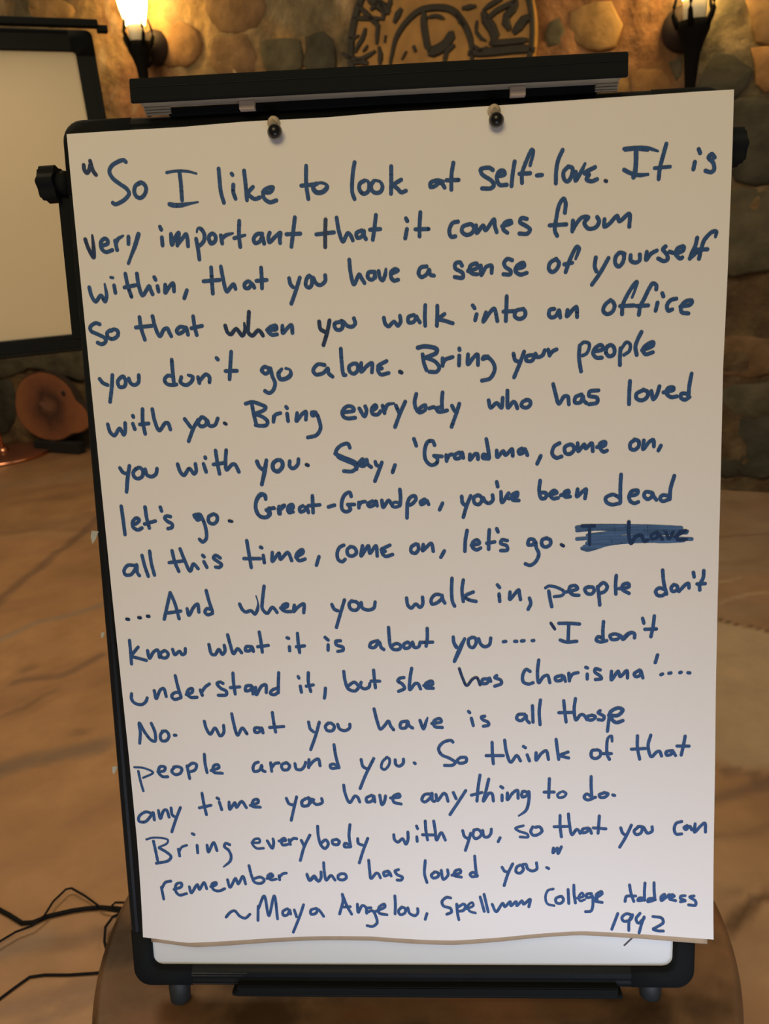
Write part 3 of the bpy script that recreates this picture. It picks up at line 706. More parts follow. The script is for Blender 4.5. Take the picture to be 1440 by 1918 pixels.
def sheet(name, m, wofs, bofs, lofs=0.0, rofs=0.0, thick=0.0, dscale=1.0, tofs=0.0):
    bm = bmesh.new(); rows = []
    for j in range(NV + 1):
        row = []
        for i in range(NU + 1):
            s, t = i / NU, j / NV
            vb = lut(BEg, s * .68) + bofs; vt = lut(TE, s * .68) + tofs; v = vt + (vb - vt) * t
            ul = lut(LE, v) + lofs; ur = lut(RE, v) + rofs; u = ul + (ur - ul) * s
            row.append(bm.verts.new((u, -v, wdisp(u, v) * dscale + wofs)))
        rows.append(row)
    for a, b in zip(rows, rows[1:]):
        for i in range(NU): bm.faces.new((a[i], a[i + 1], b[i + 1], b[i]))
    if thick > 0:
        fs = list(bm.faces); r = bmesh.ops.extrude_face_region(bm, geom=fs)
        for g in r['geom']:
            if isinstance(g, bmesh.types.BMVert): g.co.z -= thick
    me = bmesh_me(bm, name)
    return link(name, me, m, pad, True, BX)
top = sheet('top_sheet', PAPER, 0.0, 0.0)
sheet('paper_block', PAPER_EDGE, -0.0006, -0.0004, thick=0.0035, lofs=0.0006, rofs=-0.0004, tofs=0.0006)
sheet('cardboard_back', CARD, -0.0045, 0.0088, thick=0.0012, lofs=0.0085, rofs=-0.0055, tofs=0.001)

# ------------------------------------------------------------------ handwriting: marker strokes in 0.1 mm sheet coordinates (u, v, width/0.01mm)
STROKES = """
#1
k153,326,420 155,373 180,405 204,382 221,330
k226,288,420 237,351 253,399 275,429
606,320,420 586,301 528,311 452,350 421,402 448,470 521,534 588,585 612,633 571,684 503,721 451,734 428,719
736,540,420 691,557 668,616 688,670 729,686 775,655 798,596 784,556 744,531 703,551
1030,450,300 1102,441 1173,441 1257,451 1285,458,240 1343,477
1165,451,420 1171,544 1171,638 1170,734
1034,766,480 1087,780 1159,781 1217,774,360 1339,760,180
1581,442,420 1583,555 1588,674 1612,782
1714,499,420 1723,512
1724,609,420 1719,682 1738,749
1847,477,420 1853,597 1857,769
1862,703,420 1930,641
1863,697,420 1902,739 1943,763 1993,750
2032,699,420 2109,704 2140,659 2105,657 2040,687 2035,753 2096,803 2167,789
2498,463,420 2488,646 2502,792
2435,656,420 2582,651
2597,646,300 2646,639 2694,658 2703,691,480 2662,728 2599,734 2565,703 2561,663 2597,646
3003,459,420 2979,569 2965,752 2985,819
3098,644,420 3048,671 3041,730 3078,772 3127,755 3144,696 3125,646,300 3098,644
3194,653,420 3165,691 3169,744 3210,772 3259,762 3281,717 3256,663,300 3208,648
3379,520,420 3374,657 3366,788
3477,657,420 3400,704 3439,746 3473,781 3521,768
3906,701,420 3841,686 3778,706 3777,745 3818,741 3867,711 3895,720 3921,760
4017,525,420 3995,641 3989,784
3943,690,420 4066,694
4416,619,420 4382,596 4294,606 4306,652 4400,722 4426,763 4398,794 4303,791
4455,687,420 4537,665 4524,632 4483,636 4455,693 4481,766 4555,770
4640,549,420 4618,663 4603,786
4795,596,360 4830,457 4817,443 4762,543,420 4713,669 4711,760
4686,670,420 4794,671
4861,697,420 4915,696
5123,468,420 5078,561 5057,663 5052,785
5178,631,420 5131,680 5137,752 5170,775 5211,723 5218,647 5178,631
5252,687,420 5251,771 5298,703 5346,613,300
5446,653,420 5339,705 5385,721 5359,764 5412,787 5466,770
k5546,790,360 5559,795
5734,495,360 5798,491 5904,492 5983,506 6070,537,240
5745,508,300 5851,505 5970,522
5854,530,480 5852,645 5842,734 5829,772
5735,696,420 5800,732 5880,755 5973,754,300
6152,472,420 6117,597 6091,697 6079,805
6038,697,360 6191,693
6469,544,420 6483,580
6434,664,420 6420,732
6624,633,420 6597,599 6565,629 6612,683 6620,753 6594,771 6539,755
#2
k93,1071,420 117,1161 166,1260 175,1164 174,1034,240
257,1148,420 333,1125 329,1084 301,1075 261,1107 262,1176 302,1212 377,1196
415,1102,420 428,1198
422,1136,420 445,1090 507,1056,240
564,1069,420 557,1143
674,1048,480 628,1161 574,1268,360 538,1341
911,986,420 923,1016
923,1095,420 923,1177
1023,1066,420 1025,1175 1075,1089 1107,1057 1082,1185
1082,1178,420 1145,1114 1185,1075 1195,1123 1196,1198
1288,1128,420 1301,1237 1307,1340
1301,1061,240 1311,1028 1346,1030,420 1378,1079 1373,1146 1333,1191 1296,1203
1423,1142,420 1442,1184 1486,1166 1497,1112 1464,1083 1426,1115 1430,1156 1456,1184
1555,1108,420 1563,1190
1560,1142,420 1605,1111 1685,1092,240
1761,971,420 1748,1112 1753,1234
1696,1143,420 1812,1118,300
1997,1112,420 1940,1115 1901,1161 1913,1202 1963,1191 1995,1139 2001,1166 2009,1214
2075,1109,420 2059,1149 2066,1203 2129,1153 2189,1115 2178,1175 2179,1216
2350,967,420 2323,1116 2296,1260
2251,1132,420 2397,1133
k2672,1008,420 2660,1147 2653,1281
2566,1149,420 2752,1139
2788,994,420 2808,1142 2843,1235 2899,1154 2932,1189 2947,1230
3047,1135,420 2990,1158 2995,1206 3044,1195 3068,1143 3066,1183 3085,1224
3200,990,420 3181,1109 3157,1234
3131,1133,420 3240,1132
3511,1040,420 3524,1067
3518,1147,420 3496,1239
3663,989,420 3649,1134 3646,1227
3604,1155,420 3743,1159
4048,1103,420 3993,1113 3956,1190 3975,1251 4017,1247
4151,1135,420 4095,1158 4087,1204 4134,1240 4190,1223 4212,1178 4185,1136 4137,1140
4233,1152,420 4238,1225 4308,1156 4328,1204 4419,1103 4425,1163 4444,1230
4500,1173,420 4596,1146 4590,1126 4528,1142 4513,1207 4554,1242
4754,1115,420 4699,1105 4685,1144 4739,1180 4786,1222 4759,1260 4677,1256
5141,1077,420 5149,979 5129,939 5088,989 5053,1131 5038,1249 5061,1300
4984,1193,420 5154,1192
5222,1160,420 5215,1265
5222,1245,420 5263,1182 5317,1132 5378,1136 5337,1186 5378,1247 5452,1238 5486,1181 5466,1138
5540,1164,420 5540,1236 5587,1213 5668,1139 5688,1192 5788,1126 5789,1250
#3
86,1567,420 103,1659 141,1717 206,1657 244,1722 267,1667 259,1541,240
330,1475,300 356,1480
360,1560,420 367,1637
494,1445,420 509,1568 539,1687
471,1587,420 597,1569
620,1451,420 627,1560 660,1679 709,1626 742,1586 753,1621 771,1671
805,1497,420 817,1525
832,1591,420 838,1647
917,1581,420 910,1664 959,1604 1003,1568 1006,1655
1147,1648,420 1112,1729
1426,1428,420 1424,1558 1424,1696
1333,1565,420 1507,1560
1531,1424,420 1544,1537 1577,1683 1623,1637 1654,1611 1672,1660
1855,1621,420 1814,1589 1772,1617 1774,1652 1809,1660 1855,1621 1874,1657
1960,1456,420 1960,1558 1956,1668
1900,1589,420 2013,1585
2252,1580,420 2263,1642 2289,1673
2366,1579,420 2315,1713 2260,1841
2467,1563,420 2437,1596 2426,1664 2460,1686 2490,1653 2487,1578 2452,1569
2508,1586,420 2540,1649 2582,1665 2634,1626 2637,1568
2900,1423,420 2907,1552 2937,1676 2998,1577 3018,1612 3050,1668
3154,1558,420 3098,1562 3088,1615 3129,1638 3159,1612 3161,1558 3165,1619
3204,1553,420 3215,1622 3242,1650 3272,1591 3282,1537,300
3336,1587,420 3407,1557 3380,1542 3337,1567 3334,1628 3361,1659 3406,1652
3709,1532,420 3646,1542 3623,1602 3650,1637 3706,1613 3736,1567 3741,1615 3783,1630
4078,1544,420 4058,1510 4009,1521 4008,1568 4083,1619 4081,1666 3998,1655
4139,1601,420 4237,1573 4231,1532 4168,1549 4153,1595 4187,1631 4235,1640
4272,1554,420 4276,1649 4327,1571 4382,1560 4383,1634
4597,1517,420 4549,1502 4514,1540 4527,1581 4581,1624 4574,1657 4505,1654
4637,1607,420 4720,1584 4713,1550 4651,1574 4629,1626 4677,1666 4746,1652
5050,1528,420 4988,1564 4973,1624 5007,1659 5056,1628 5077,1569 5050,1534
5248,1538,300 5282,1434,420 5262,1419 5193,1535 5144,1666
5131,1588,420 5213,1576
5452,1538,420 5441,1628 5458,1675
5581,1549,420 5493,1697 5411,1807
5743,1517,420 5696,1502 5655,1539 5649,1605 5683,1640 5723,1603 5737,1537 5723,1507
5804,1534,420 5805,1587 5852,1609 5893,1591 5896,1532
5966,1509,420 5960,1588 6007,1531 6067,1501
6154,1466,420 6127,1491 6168,1546 6176,1593 6142,1611 6081,1581
6195,1521,420 6249,1535 6329,1515 6335,1476 6275,1492 6256,1544 6303,1593 6323,1583
6468,1398,420 6449,1482 6423,1533 6398,1598
6398,1598,420 6477,1529
6647,1401,300 6653,1349,420 6620,1347 6541,1421 6510,1511 6489,1605
6463,1515,420 6570,1517
#4
161,1956,420 118,1943 55,1980 58,2022 129,2061 206,2107 210,2143 162,2169 120,2150
273,2025,420 234,2052 243,2102 294,2118 349,2085 354,2036 311,2017 280,2033
607,1904,420 614,2020 644,2142
556,2010,420 734,2000
750,1900,420 769,2013 812,2114 862,2046 900,2034 918,2077 937,2120
1098,2036,420 1040,2026 1000,2067 1019,2096 1080,2070 1105,2036 1121,2112
1192,1921,420 1200,2034 1216,2119
1163,2046,420 1281,2026
k1533,2036,420 1553,2107 1587,2129 1649,2076 1710,2149 1742,2101 1741,2018,240
k1799,1906,420 1782,2047 1777,2117 1818,2154 1887,2101 1915,2124 1934,2159
1981,2102,420 2083,2097 2078,2061 2020,2073 1988,2106 2029,2154 2087,2153
2150,2065,420 2150,2142 2199,2095 2247,2063 2253,2146
k2547,2042,420 2557,2119 2613,2156
k2659,2034,420 2627,2157 2580,2287
2768,2053,420 2710,2071 2722,2127 2771,2136 2799,2096 2783,2046 2804,2054 2845,2098 2894,2111 2931,2081 2920,2025
3239,2034,420 3251,2096 3285,2126 3344,2080 3385,2123 3415,2083 3410,2021
3558,2021,420 3501,2039 3499,2094 3556,2090 3586,2037 3592,2058 3619,2100
3682,1925,420 3673,2041 3674,2137
3808,1938,420 3805,2033 3797,2143
3882,2026,420 3817,2075 3866,2091 3964,2126
4179,1953,420 4199,1984
4218,2046,420 4200,2107
4316,2031,420 4286,2125 4358,2033 4401,1997 4433,2125
4535,1878,420 4529,2000 4521,2129
4498,2033,420 4630,2032
4706,2015,420 4630,2032 4615,2086 4663,2116 4719,2091 4723,2037 4693,2015
5025,2031,420 4983,2036 4969,2089 4996,2118 5045,2100 5073,2047 5086,2122
5162,2051,420 5155,2112 5218,2047 5252,2022 5259,2124
5602,1971,420 5547,2016 5527,2076 5568,2112 5623,2087 5643,2027 5623,1986
5820,1955,300 5847,1889 5867,1803,420 5833,1835 5766,1939 5725,2031 5719,2119
5698,2037,420 5841,2037
6064,1887,420 6064,1846 6030,1825 5996,1870 5943,1975 5903,2053 5890,2134
5869,2045,420 5984,2044
6126,1930,420 6137,1960
6079,2022,420 6060,2102
6269,1991,420 6215,2001 6175,2053 6189,2108 6230,2096
6311,2073,420 6419,2052 6425,2018 6364,2022 6318,2074 6325,2128 6393,2145
#5
103,2538,420 136,2583 186,2607
249,2502,420 229,2631 195,2789
335,2534,420 301,2576 318,2634 371,2629 391,2580 367,2521 319,2548
428,2546,420 442,2596 484,2620 531,2593 542,2515
920,2367,420 920,2488 923,2625
922,2546,420 864,2536 823,2577 842,2621 900,2638 952,2633
1010,2557,420 998,2614 1055,2645 1117,2612 1136,2562 1086,2539,300
1194,2565,420 1204,2630
1206,2608,420 1285,2540 1319,2570 1315,2627
1411,2371,420 1426,2388
1577,2312,420 1555,2474 1538,2604
1500,2514,420 1625,2517
1977,2507,420 1927,2488 1895,2524 1936,2562 1990,2522 1991,2507 2007,2593 2032,2666 2005,2743 1959,2770 1917,2746
2114,2520,360 2075,2568,480 2093,2626 2159,2621 2205,2588 2201,2531,300 2158,2515
2580,2498,420 2508,2488 2454,2549 2480,2593 2561,2582 2614,2535 2618,2585 2660,2625
2764,2334,420 2766,2471 2783,2613 2802,2614
2890,2498,420 2845,2524 2850,2581 2892,2604 2937,2564 2926,2500 2882,2498
2976,2495,420 2972,2586 3039,2526 3091,2500 3086,2598
3249,2486,420 3154,2538 3196,2561 3152,2566 3179,2624 3265,2613
k3387,2605,420 3405,2615
3589,2362,480 3660,2351 3786,2385 3785,2420 3670,2470
3670,2470,420 3768,2516 3809,2581 3779,2622 3701,2619
3636,2434,420 3647,2525 3673,2603
3847,2485,420 3845,2562
3845,2541,420 3875,2500 3954,2476
4027,2389,420 4029,2406
4025,2465,420 4019,2567
4117,2456,420 4114,2560 4172,2493 4215,2460 4220,2572
4327,2486,420 4278,2491 4270,2511 4327,2500 4382,2558 4395,2628 4344,2717 4258,2737
4595,2470,420 4614,2541 4649,2556
4707,2455,420 4656,2584 4597,2718
4797,2493,420 4734,2504 4727,2546 4782,2555 4818,2508 4825,2481 4839,2516 4895,2505 4923,2451
4958,2445,420 4972,2508
4979,2495,420 5000,2468 5046,2447
5285,2419,420 5278,2543 5298,2685
5292,2413,360 5327,2387 5382,2403 5382,2451 5354,2505 5312,2524
5430,2488,420 5527,2465 5506,2422 5444,2454 5423,2508 5458,2551 5513,2554
5568,2439,420 5555,2500 5589,2543 5638,2525 5638,2456 5603,2427 5569,2446
5706,2466,420 5700,2548 5700,2638
5713,2473,360 5768,2407 5803,2429 5796,2498 5741,2536
5919,2309,420 5878,2392 5858,2459 5872,2542
5927,2497,420 6036,2454 6040,2420 5981,2438 5934,2490 5962,2539 6037,2522
#6
144,3032,420 165,3124 207,3158 275,3084 313,3156 332,3116 341,3028
435,2951,420 440,2966
427,3039,420 443,3098
550,2883,420 540,3021 555,3154
504,3049,420 603,3042
659,2888,420 673,3012 716,3124 790,3046 820,3047 841,3118
1010,3011,420 1069,3101
1158,3025,420 1098,3117 1034,3254
1197,2997,420 1155,3061 1189,3099 1243,3079 1247,3028 1212,2998
1261,3036,420 1279,3095 1339,3090 1377,3019
k1447,3073,360 1465,3084
1695,2873,420 1770,2858 1856,2887 1913,2918 1896,2947 1790,2986
1776,2985,420 1876,3025 1924,3078 1907,3113 1840,3118 1789,3109
1762,2862,420 1776,2985 1797,3102
1994,3023,420 1988,3080
1992,3059,420 2010,3009 2070,2990
2136,2925,420 2146,2940
2143,3000,420 2149,3080
2253,2997,420 2240,3083 2303,3014 2349,2987 2344,3073
2457,2999,420 2414,2997 2419,3033 2464,3021 2489,3086 2499,3174 2451,3244 2354,3266
2756,3011,420 2873,2994 2860,2958 2802,2948 2749,2996 2754,3054 2796,3077 2883,3074
2932,2975,420 2986,3064 3010,3000 2998,2957
3068,3010,420 3120,2969 3107,2947 3069,2981 3074,3039 3131,3048 3162,3014
3186,2957,420 3204,3037
3205,3015,420 3237,2952 3309,2937,240
3330,2963,420 3363,3043
3432,2925,420 3370,3051 3311,3192
3554,2848,420 3533,2929 3544,3001 3579,3045 3644,3019 3646,2970 3602,2989 3565,3023
3688,3007,420 3738,2995 3766,3017
3836,2843,420 3826,2927 3824,3013
3824,2998,420 3766,3010 3787,3047 3880,3036
3932,2989,420 3959,3047
4011,2971,420 3980,3062 3921,3214
4324,2948,420 4344,3027 4409,2980 4458,3032 4474,2927
4525,2855,420 4523,2943 4528,3035 4586,2974 4607,2989 4627,3046
4742,2959,420 4685,2978 4670,3020 4719,3043 4762,3016 4763,2974 4721,2958
5007,2806,420 5031,2908 5065,3015 5122,2940 5157,2941 5170,3026
5304,2927,420 5241,2952 5234,3008 5290,3010 5318,2948 5325,2991 5353,3020
5479,2892,420 5388,2902 5381,2944 5465,2969 5465,3018 5381,3035
5805,2809,420 5799,2927 5797,3050
5937,2912,420 5875,2944 5875,2993 5924,3016 5979,2990 5993,2935 5944,2905
6027,2923,420 6049,3010 6083,2967 6110,2878
6152,2942,420 6255,2919 6255,2898 6206,2896 6179,2943 6228,2994 6290,2990
6438,2760,420 6419,2870 6408,3002
6400,2967,420 6338,2964 6332,3005 6374,3028 6422,3002
#7
233,3519,420 266,3572 318,3589
344,3504,420 316,3604 293,3723,419
414,3533,420 380,3577 390,3629 434,3646 482,3618 488,3551 453,3523 413,3541
519,3544,420 536,3612 588,3629 636,3601 653,3542
889,3503,420 916,3596 951,3627 1017,3556 1065,3617 1090,3588 1089,3506
1204,3437,420 1206,3447
1179,3510,420 1202,3600
1325,3368,420 1336,3508 1350,3627
1290,3521,420 1411,3508
1444,3368,420 1427,3497 1432,3586 1499,3529 1529,3530 1568,3613
344,3501,420 313,3634 283,3790,418
1777,3503,420 1809,3578 1853,3594
1882,3497,420 1859,3617 1812,3763,419
1993,3501,420 1953,3546 1963,3613 2015,3615 2056,3565 2045,3506 2008,3497
3511,3327,420 3534,3403
2809,3396,420 2790,3352 2708,3370 2654,3434 2680,3493 2773,3541 2859,3588 2871,3632
2645,3455,420 2745,3503 2860,3559 2880,3603 2826,3653 2731,3649
2942,3532,540 2903,3575 2946,3598 2985,3549 2986,3534,420 2998,3586 3033,3616
3080,3560,420 3093,3597 3136,3613
3152,3570,420 3120,3649 3067,3772
3294,3604,420 3264,3683
1773,3507,420 1796,3563 1845,3609
1882,3499,420 1852,3616 1815,3763,419
2008,3497,420 1954,3532 1950,3598 2000,3629 2055,3580 2058,3521 2008,3497
2140,3517,420 2137,3575 2172,3599 2227,3557 2238,3498
k2322,3563,420 2340,3570
3732,3403,420 3712,3359 3661,3364 3622,3464 3633,3566 3689,3619 3748,3599 3757,3549 3721,3518
3721,3518,420 3808,3529
3854,3516,420 3857,3582
3862,3560,420 3888,3518 3917,3511
3996,3493,420 3945,3520 3951,3556 4002,3551 4025,3494 4038,3552
4111,3519,420 4109,3577 4169,3514 4190,3515 4196,3573
4290,3360,420 4306,3461 4318,3563
4311,3548,420 4255,3524 4247,3560 4311,3574
4399,3487,420 4404,3559 4470,3497 4491,3541 4563,3479 4569,3551
4670,3476,420 4634,3496 4641,3532 4684,3519 4699,3484 4726,3550
4869,3562,420 4828,3647
5069,3434,420 5012,3467 4990,3545 5032,3590 5089,3578
5175,3452,420 5125,3479 5132,3544 5181,3553 5224,3504 5196,3453 5154,3459
5260,3441,420 5267,3527 5330,3458 5344,3502 5408,3447 5419,3533
5464,3492,420 5549,3474 5549,3438 5493,3458 5500,3508 5535,3545 5570,3532
5864,3429,420 5816,3463 5816,3520 5858,3536 5900,3502 5900,3445 5857,3425
5955,3440,420 5949,3532 6012,3457 6053,3437 6061,3508
6135,3501,420 6108,3553
#8
207,3949,416 214,4113,414 219,4274,411
317,4163,413 364,4149 399,4112,414 370,4088 320,4132,413 322,4193 373,4225,412 421,4204,413
478,3968,416 485,4092,414 505,4207,413
456,4160,413 581,4130,414
652,3977,416 662,4019,415
757,4086,414 715,4077 691,4099 718,4138 769,4170,413 765,4208 718,4222,412
1027,4080,415 1061,4134,414 1108,4113 1096,4075,415 1043,4073
1041,4096,592 1086,4112
1109,4098,414 1140,4190,413 1152,4297,412 1143,4350,411 1102,4387,410 1066,4355,411
1232,4080,415 1193,4101,414 1188,4161,413 1232,4185 1279,4157,414 1284,4096 1248,4073,415
k1420,4157,355 1450,4164,354
1846,3921,417 1834,3880,418 1796,3882 1748,3932,417 1727,4014,416 1745,4090,415 1802,4129,414 1855,4123 1873,4086,415 1845,4048
1845,4051,415 1929,4028,416
1981,4041,416 1985,4098,415
1987,4068,415 2050,4010,416
2092,4056,415 2146,4036,416 2140,4006 2102,4012 2085,4056,415 2098,4087 2135,4080
1846,3928,417 1841,3883,418 1797,3867 1740,3939,417 1733,4044,415 1773,4121,414 1847,4131 1887,4094,415 1875,4049
1876,4031,416 1936,4033
1990,4015,416 1997,4098,415
1994,4068,415 2012,4024,416 2051,4003
2093,4041,416 2146,4028 2140,3998 2102,4012 2092,4056,415 2143,4081
2259,4017,416 2220,4038 2225,4083,415 2271,4070 2295,4033,416 2314,4094,415
2369,3909,418 2366,4096,415
2318,4019,416 2445,4012
2540,4039,416 2608,4022
2798,3932,417 2785,3887,418 2732,3907 2691,3988,417 2694,4077,415 2738,4101 2783,4073 2763,4027,416
2756,4020,416 2830,4022
2880,4002,417 2877,4061,416
2878,4039,416 2905,4002,417 2950,3994
3031,3992,417 2978,4020,416 2992,4050 3052,4030 3068,3993,417 3080,4046,416
3134,3988,417 3146,4063,416 3208,3991,417 3236,4029,416
3337,3874,419 3341,3966,417 3331,4047,416 3324,4024,357 3266,4015 3242,4051 3278,4067,356 3330,4054,357
3412,4027,416 3403,4191,414
3412,4035,416 3443,3969,417 3495,3949,418 3509,3986,417 3455,4044,416 3418,4050
3604,3990,417 3559,4018 3565,4048,416 3610,4027,417 3625,4005 3646,4050,416
3799,4041,416 3763,4114,415
4009,3975,417 4018,4049,416 4046,4072
4107,3971,418 4060,4080,416 4021,4204,414
4194,3966,418 4143,3987,417 4148,4053,416 4191,4069 4229,4019,417 4208,3974,418 4179,3966
4244,3998,417 4265,4042 4308,4059,416 4347,4023,417 4343,3972,418
4392,3827,420 4402,3879,419
4436,3938,418 4445,4056,417 4504,3977,418 4519,3956
4518,4015,417 4605,3996 4613,3952,418 4555,3979 4561,4031,417 4626,4040
4859,3830,420 4847,3946,418 4871,4027,417 4914,4021 4922,3970,418 4879,3961
4950,3993,418 5036,3967 5008,3944 4964,3979 4993,4031,417 5050,4026
5079,3998,418 5165,3972 5158,3950 5115,3970 5122,4014,417 5179,4016
5258,3939,419 5250,4018,417 5315,3962,418 5347,3942,419 5336,4043,417
5719,3796,420 5712,3933,419 5713,4100,417
5706,4049,417 5635,4010,418 5557,4044,417 5564,4088 5621,4119,416 5706,4107
5805,4031,418 5890,4012 5896,3976 5833,3981 5805,4038,417 5819,4089 5862,4113,416 5904,4100,417
6045,4003,418 5981,3993 5963,4036 6003,4074,417 6045,4047 6052,4010,418 6067,4047,417 6095,4085
6279,3831,420 6242,3967,419 6236,4082,417
6229,4046,418 6158,4036 6133,4071,417 6159,4101 6229,4082
#9
289,4631,407 219,4628 167,4689,406 178,4736,405 240,4738 301,4670,406 320,4624,407 319,4717,406 340,4752,405
392,4518,408 412,4642,407 442,4764,405
484,4471,409 491,4613,407 515,4751,405
742,4475,409 762,4606,407 799,4715,406
697,4612,407 855,4597
836,4458,409 878,4594,407 930,4716,406 975,4636,407 1024,4691,406
1087,4539,408 1104,4558
1096,4613,407 1125,4679,406
1286,4576,408 1235,4544 1209,4574 1252,4613,407 1295,4653 1270,4683,406 1224,4679
1601,4387,411 1616,4540,408 1631,4697,406
1556,4592,408 1741,4598
1752,4468,409 1767,4476
1777,4561,408 1783,4645,407
1881,4533,409 1875,4632,407 1956,4543,409 1967,4612,408 2055,4539,409 2094,4631,407
2142,4595,408 2228,4544,409 2222,4510 2176,4535 2147,4580,408 2177,4634,407 2246,4618,408
2405,4595,408 2370,4693,407
2689,4475,410 2643,4496,409 2610,4564 2621,4640,408 2665,4661,407 2696,4635,408
2763,4493,410 2724,4529,409 2736,4590,408 2787,4599 2827,4563,409 2807,4509 2763,4493,410
2897,4489,410 2877,4602,408 2964,4491,410 2975,4575,409 3046,4494,410 3056,4608,408
3202,4491,410 3103,4541,409 3147,4558 3110,4564 3145,4615,408 3227,4598
3491,4485,410 3438,4521,409 3436,4574 3480,4591 3518,4546 3513,4494,410
3572,4495,410 3562,4563,409 3660,4486,410 3680,4574,409
3802,4575,409 3761,4645,408
4058,4354,412 4036,4465,411 4028,4585,409
4100,4520,410 4189,4500 4167,4462,411 4116,4490,410 4114,4543,409 4157,4574 4202,4553
4301,4354,412 4292,4459,411 4289,4571,409
4269,4503,410 4357,4490
4382,4345,412 4395,4380
4495,4480,411 4437,4471 4422,4508,410 4487,4539 4493,4585,409 4420,4590
4785,4519,410 4786,4482,411 4735,4473 4720,4532,410 4771,4534 4800,4505 4807,4565,409 4835,4640,408 4797,4729,407 4739,4765 4688,4748
4924,4464,411 4873,4485 4872,4544,410 4908,4565 4959,4540 4960,4487,411 4916,4467
k5078,4543,351 5103,4559
5249,4359,472 5378,4348 5593,4353 6020,4374 6361,4400,471
5249,4393,412 5450,4380 5736,4399 6163,4423 6361,4437
5248,4485,411 5378,4479 5593,4449 5878,4428,412 6163,4445 6418,4453
5363,4449,411 5736,4424,412 6021,4458 6425,4439
5378,4508,411 5593,4486 5879,4480 6164,4504 6476,4526
5356,4537,410 5593,4523 5879,4510,411 6164,4541,410 6391,4538,411
5305,4592,409 5363,4612 5449,4592 5593,4552,410 5879,4532 6164,4536,411
5327,4573,410 5521,4557 5736,4527
k5306,4343,413 5435,4347
k5385,4346,354 5385,4553,351
k5804,4316,413 5804,4448,412 5829,4552,410 5879,4480,411 5936,4467 5972,4535,410 6007,4521,411
k6106,4436,353 6043,4471 6050,4508,352 6107,4495 6121,4458,353 6164,4519,352
k6198,4439,353 6235,4514,352 6276,4441,353
k6291,4493,352 6390,4445,353 6411,4431 6347,4444 6320,4524,352 6419,4527
#10
k144,5258,398 165,5262
k286,5244,398 305,5246
k389,5230,399 406,5232
678,4961,402 634,5101,400 581,5273,398
678,4961,402 721,5087,401 755,5269,398
602,5202,399 783,5180
858,5154,400 872,5233,399 934,5140,400 983,5102,401 991,5197,399
1096,4949,403 1117,5067,401 1149,5193,399
1133,5169,400 1087,5160 1061,5199,399 1089,5231 1147,5217
1468,5116,401 1494,5179,400 1530,5211,399 1593,5197,400 1636,5237,399 1671,5176,400 1679,5098,172 1663,5027
1762,4917,403 1730,5099,401 1725,5177,400 1775,5233,399 1840,5165,400 1869,5189 1890,5225,399
1934,5175,400 2009,5161 2018,5131,401 1972,5137,400 1946,5183 1990,5216,399 2051,5220
2093,5148,400 2081,5221,399 2130,5172,400 2201,5135,401 2195,5237,399
2519,5149,401 2546,5207,400 2583,5224
2665,5102,401 2620,5232,399 2558,5418,397
2747,5112,401 2715,5150 2735,5212,400 2795,5221 2827,5176 2799,5129,401 2740,5119
2852,5138,401 2864,5200,400 2931,5225 2992,5203 3010,5134,401
3364,5098,402 3376,5183,400 3412,5215 3466,5170,401 3510,5210,400 3540,5180 3543,5095,402
3738,5070,402 3686,5068 3639,5121,401 3645,5175 3705,5161 3759,5109,402 3760,5078 3773,5140,401 3790,5168
3877,4886,405 3868,5051,402 3876,5158,401 3897,5205,400
4002,4909,404 3984,5023,403 3995,5154,401
4109,5050,402 4027,5086 4019,5108 4062,5140,401 4136,5158
4376,4976,404 4401,5008,403
4393,5081,402 4398,5165,401
4514,5061,402 4510,5145,401 4565,5085,402 4610,5041,403 4617,5087,402 4628,5151,401
4726,5136,402 4740,5197,401 4710,5265,400
4903,5026,346 4940,5005 5042,5030 5107,5078,345 5085,5115 4997,5128,344
4939,5062,403 4953,5157,401 4970,5241,400
5129,5078,402 5253,5044,403 5231,5010 5173,5019 5165,5072 5202,5111,402 5267,5120
5377,5025,403 5333,5046 5355,5100,402 5405,5109 5434,5072,403 5420,5034 5362,5032
5471,5028,403 5485,5126,402 5495,5236,400
5478,5028,403 5536,4984,404 5576,5031,403 5550,5083 5500,5104,402
5673,4908,405 5666,5010,404 5669,5116,402
5702,5057,403 5811,5037 5803,5002,404 5746,5013 5739,5065,403 5811,5113,402
6171,4863,406 6184,4995,404 6217,5132,402
6207,5086,403 6135,5062 6099,5098 6121,5144,402 6172,5148 6214,5116
6292,5028,404 6264,5065,403 6279,5103 6329,5090 6328,5044 6292,5028,404
6350,5105,403 6428,5025,404 6449,5018 6457,5071,403
6500,4897,406 6509,4948,405
6610,4881,406 6605,4963,405 6571,5036,404 6572,5096,403
6542,5028,404 6628,5026
#11
151,5513,395 151,5644,393 148,5797,391
163,5685,393 246,5595,394
161,5709,392 226,5727 326,5758
352,5641,393 367,5733,392 421,5659,393 470,5636 486,5725,392
548,5646,393 501,5677 510,5725,392 564,5731 592,5687,393 556,5646 523,5661
647,5632,393 669,5697 727,5658 755,5699 788,5683 797,5628,394
1077,5586,394 1099,5699,393 1138,5708 1189,5645 1224,5705 1257,5670 1255,5599,394
1303,5473,396 1325,5592,394 1356,5701,393 1407,5642,394 1450,5691,393
1571,5622,394 1509,5621 1498,5668,393 1545,5669 1578,5630,394 1587,5678,393
1671,5451,396 1683,5569,395 1690,5689,393
1641,5624,394 1765,5611
1986,5526,395 2004,5533
2007,5633,394 2007,5680,393
2109,5477,396 2112,5596,394 2121,5704,393
2087,5635,394 2180,5626
2422,5532,395 2456,5565
2453,5620,394 2449,5683,393
2595,5576,395 2542,5582 2547,5622,394 2622,5655 2620,5687,393 2558,5701
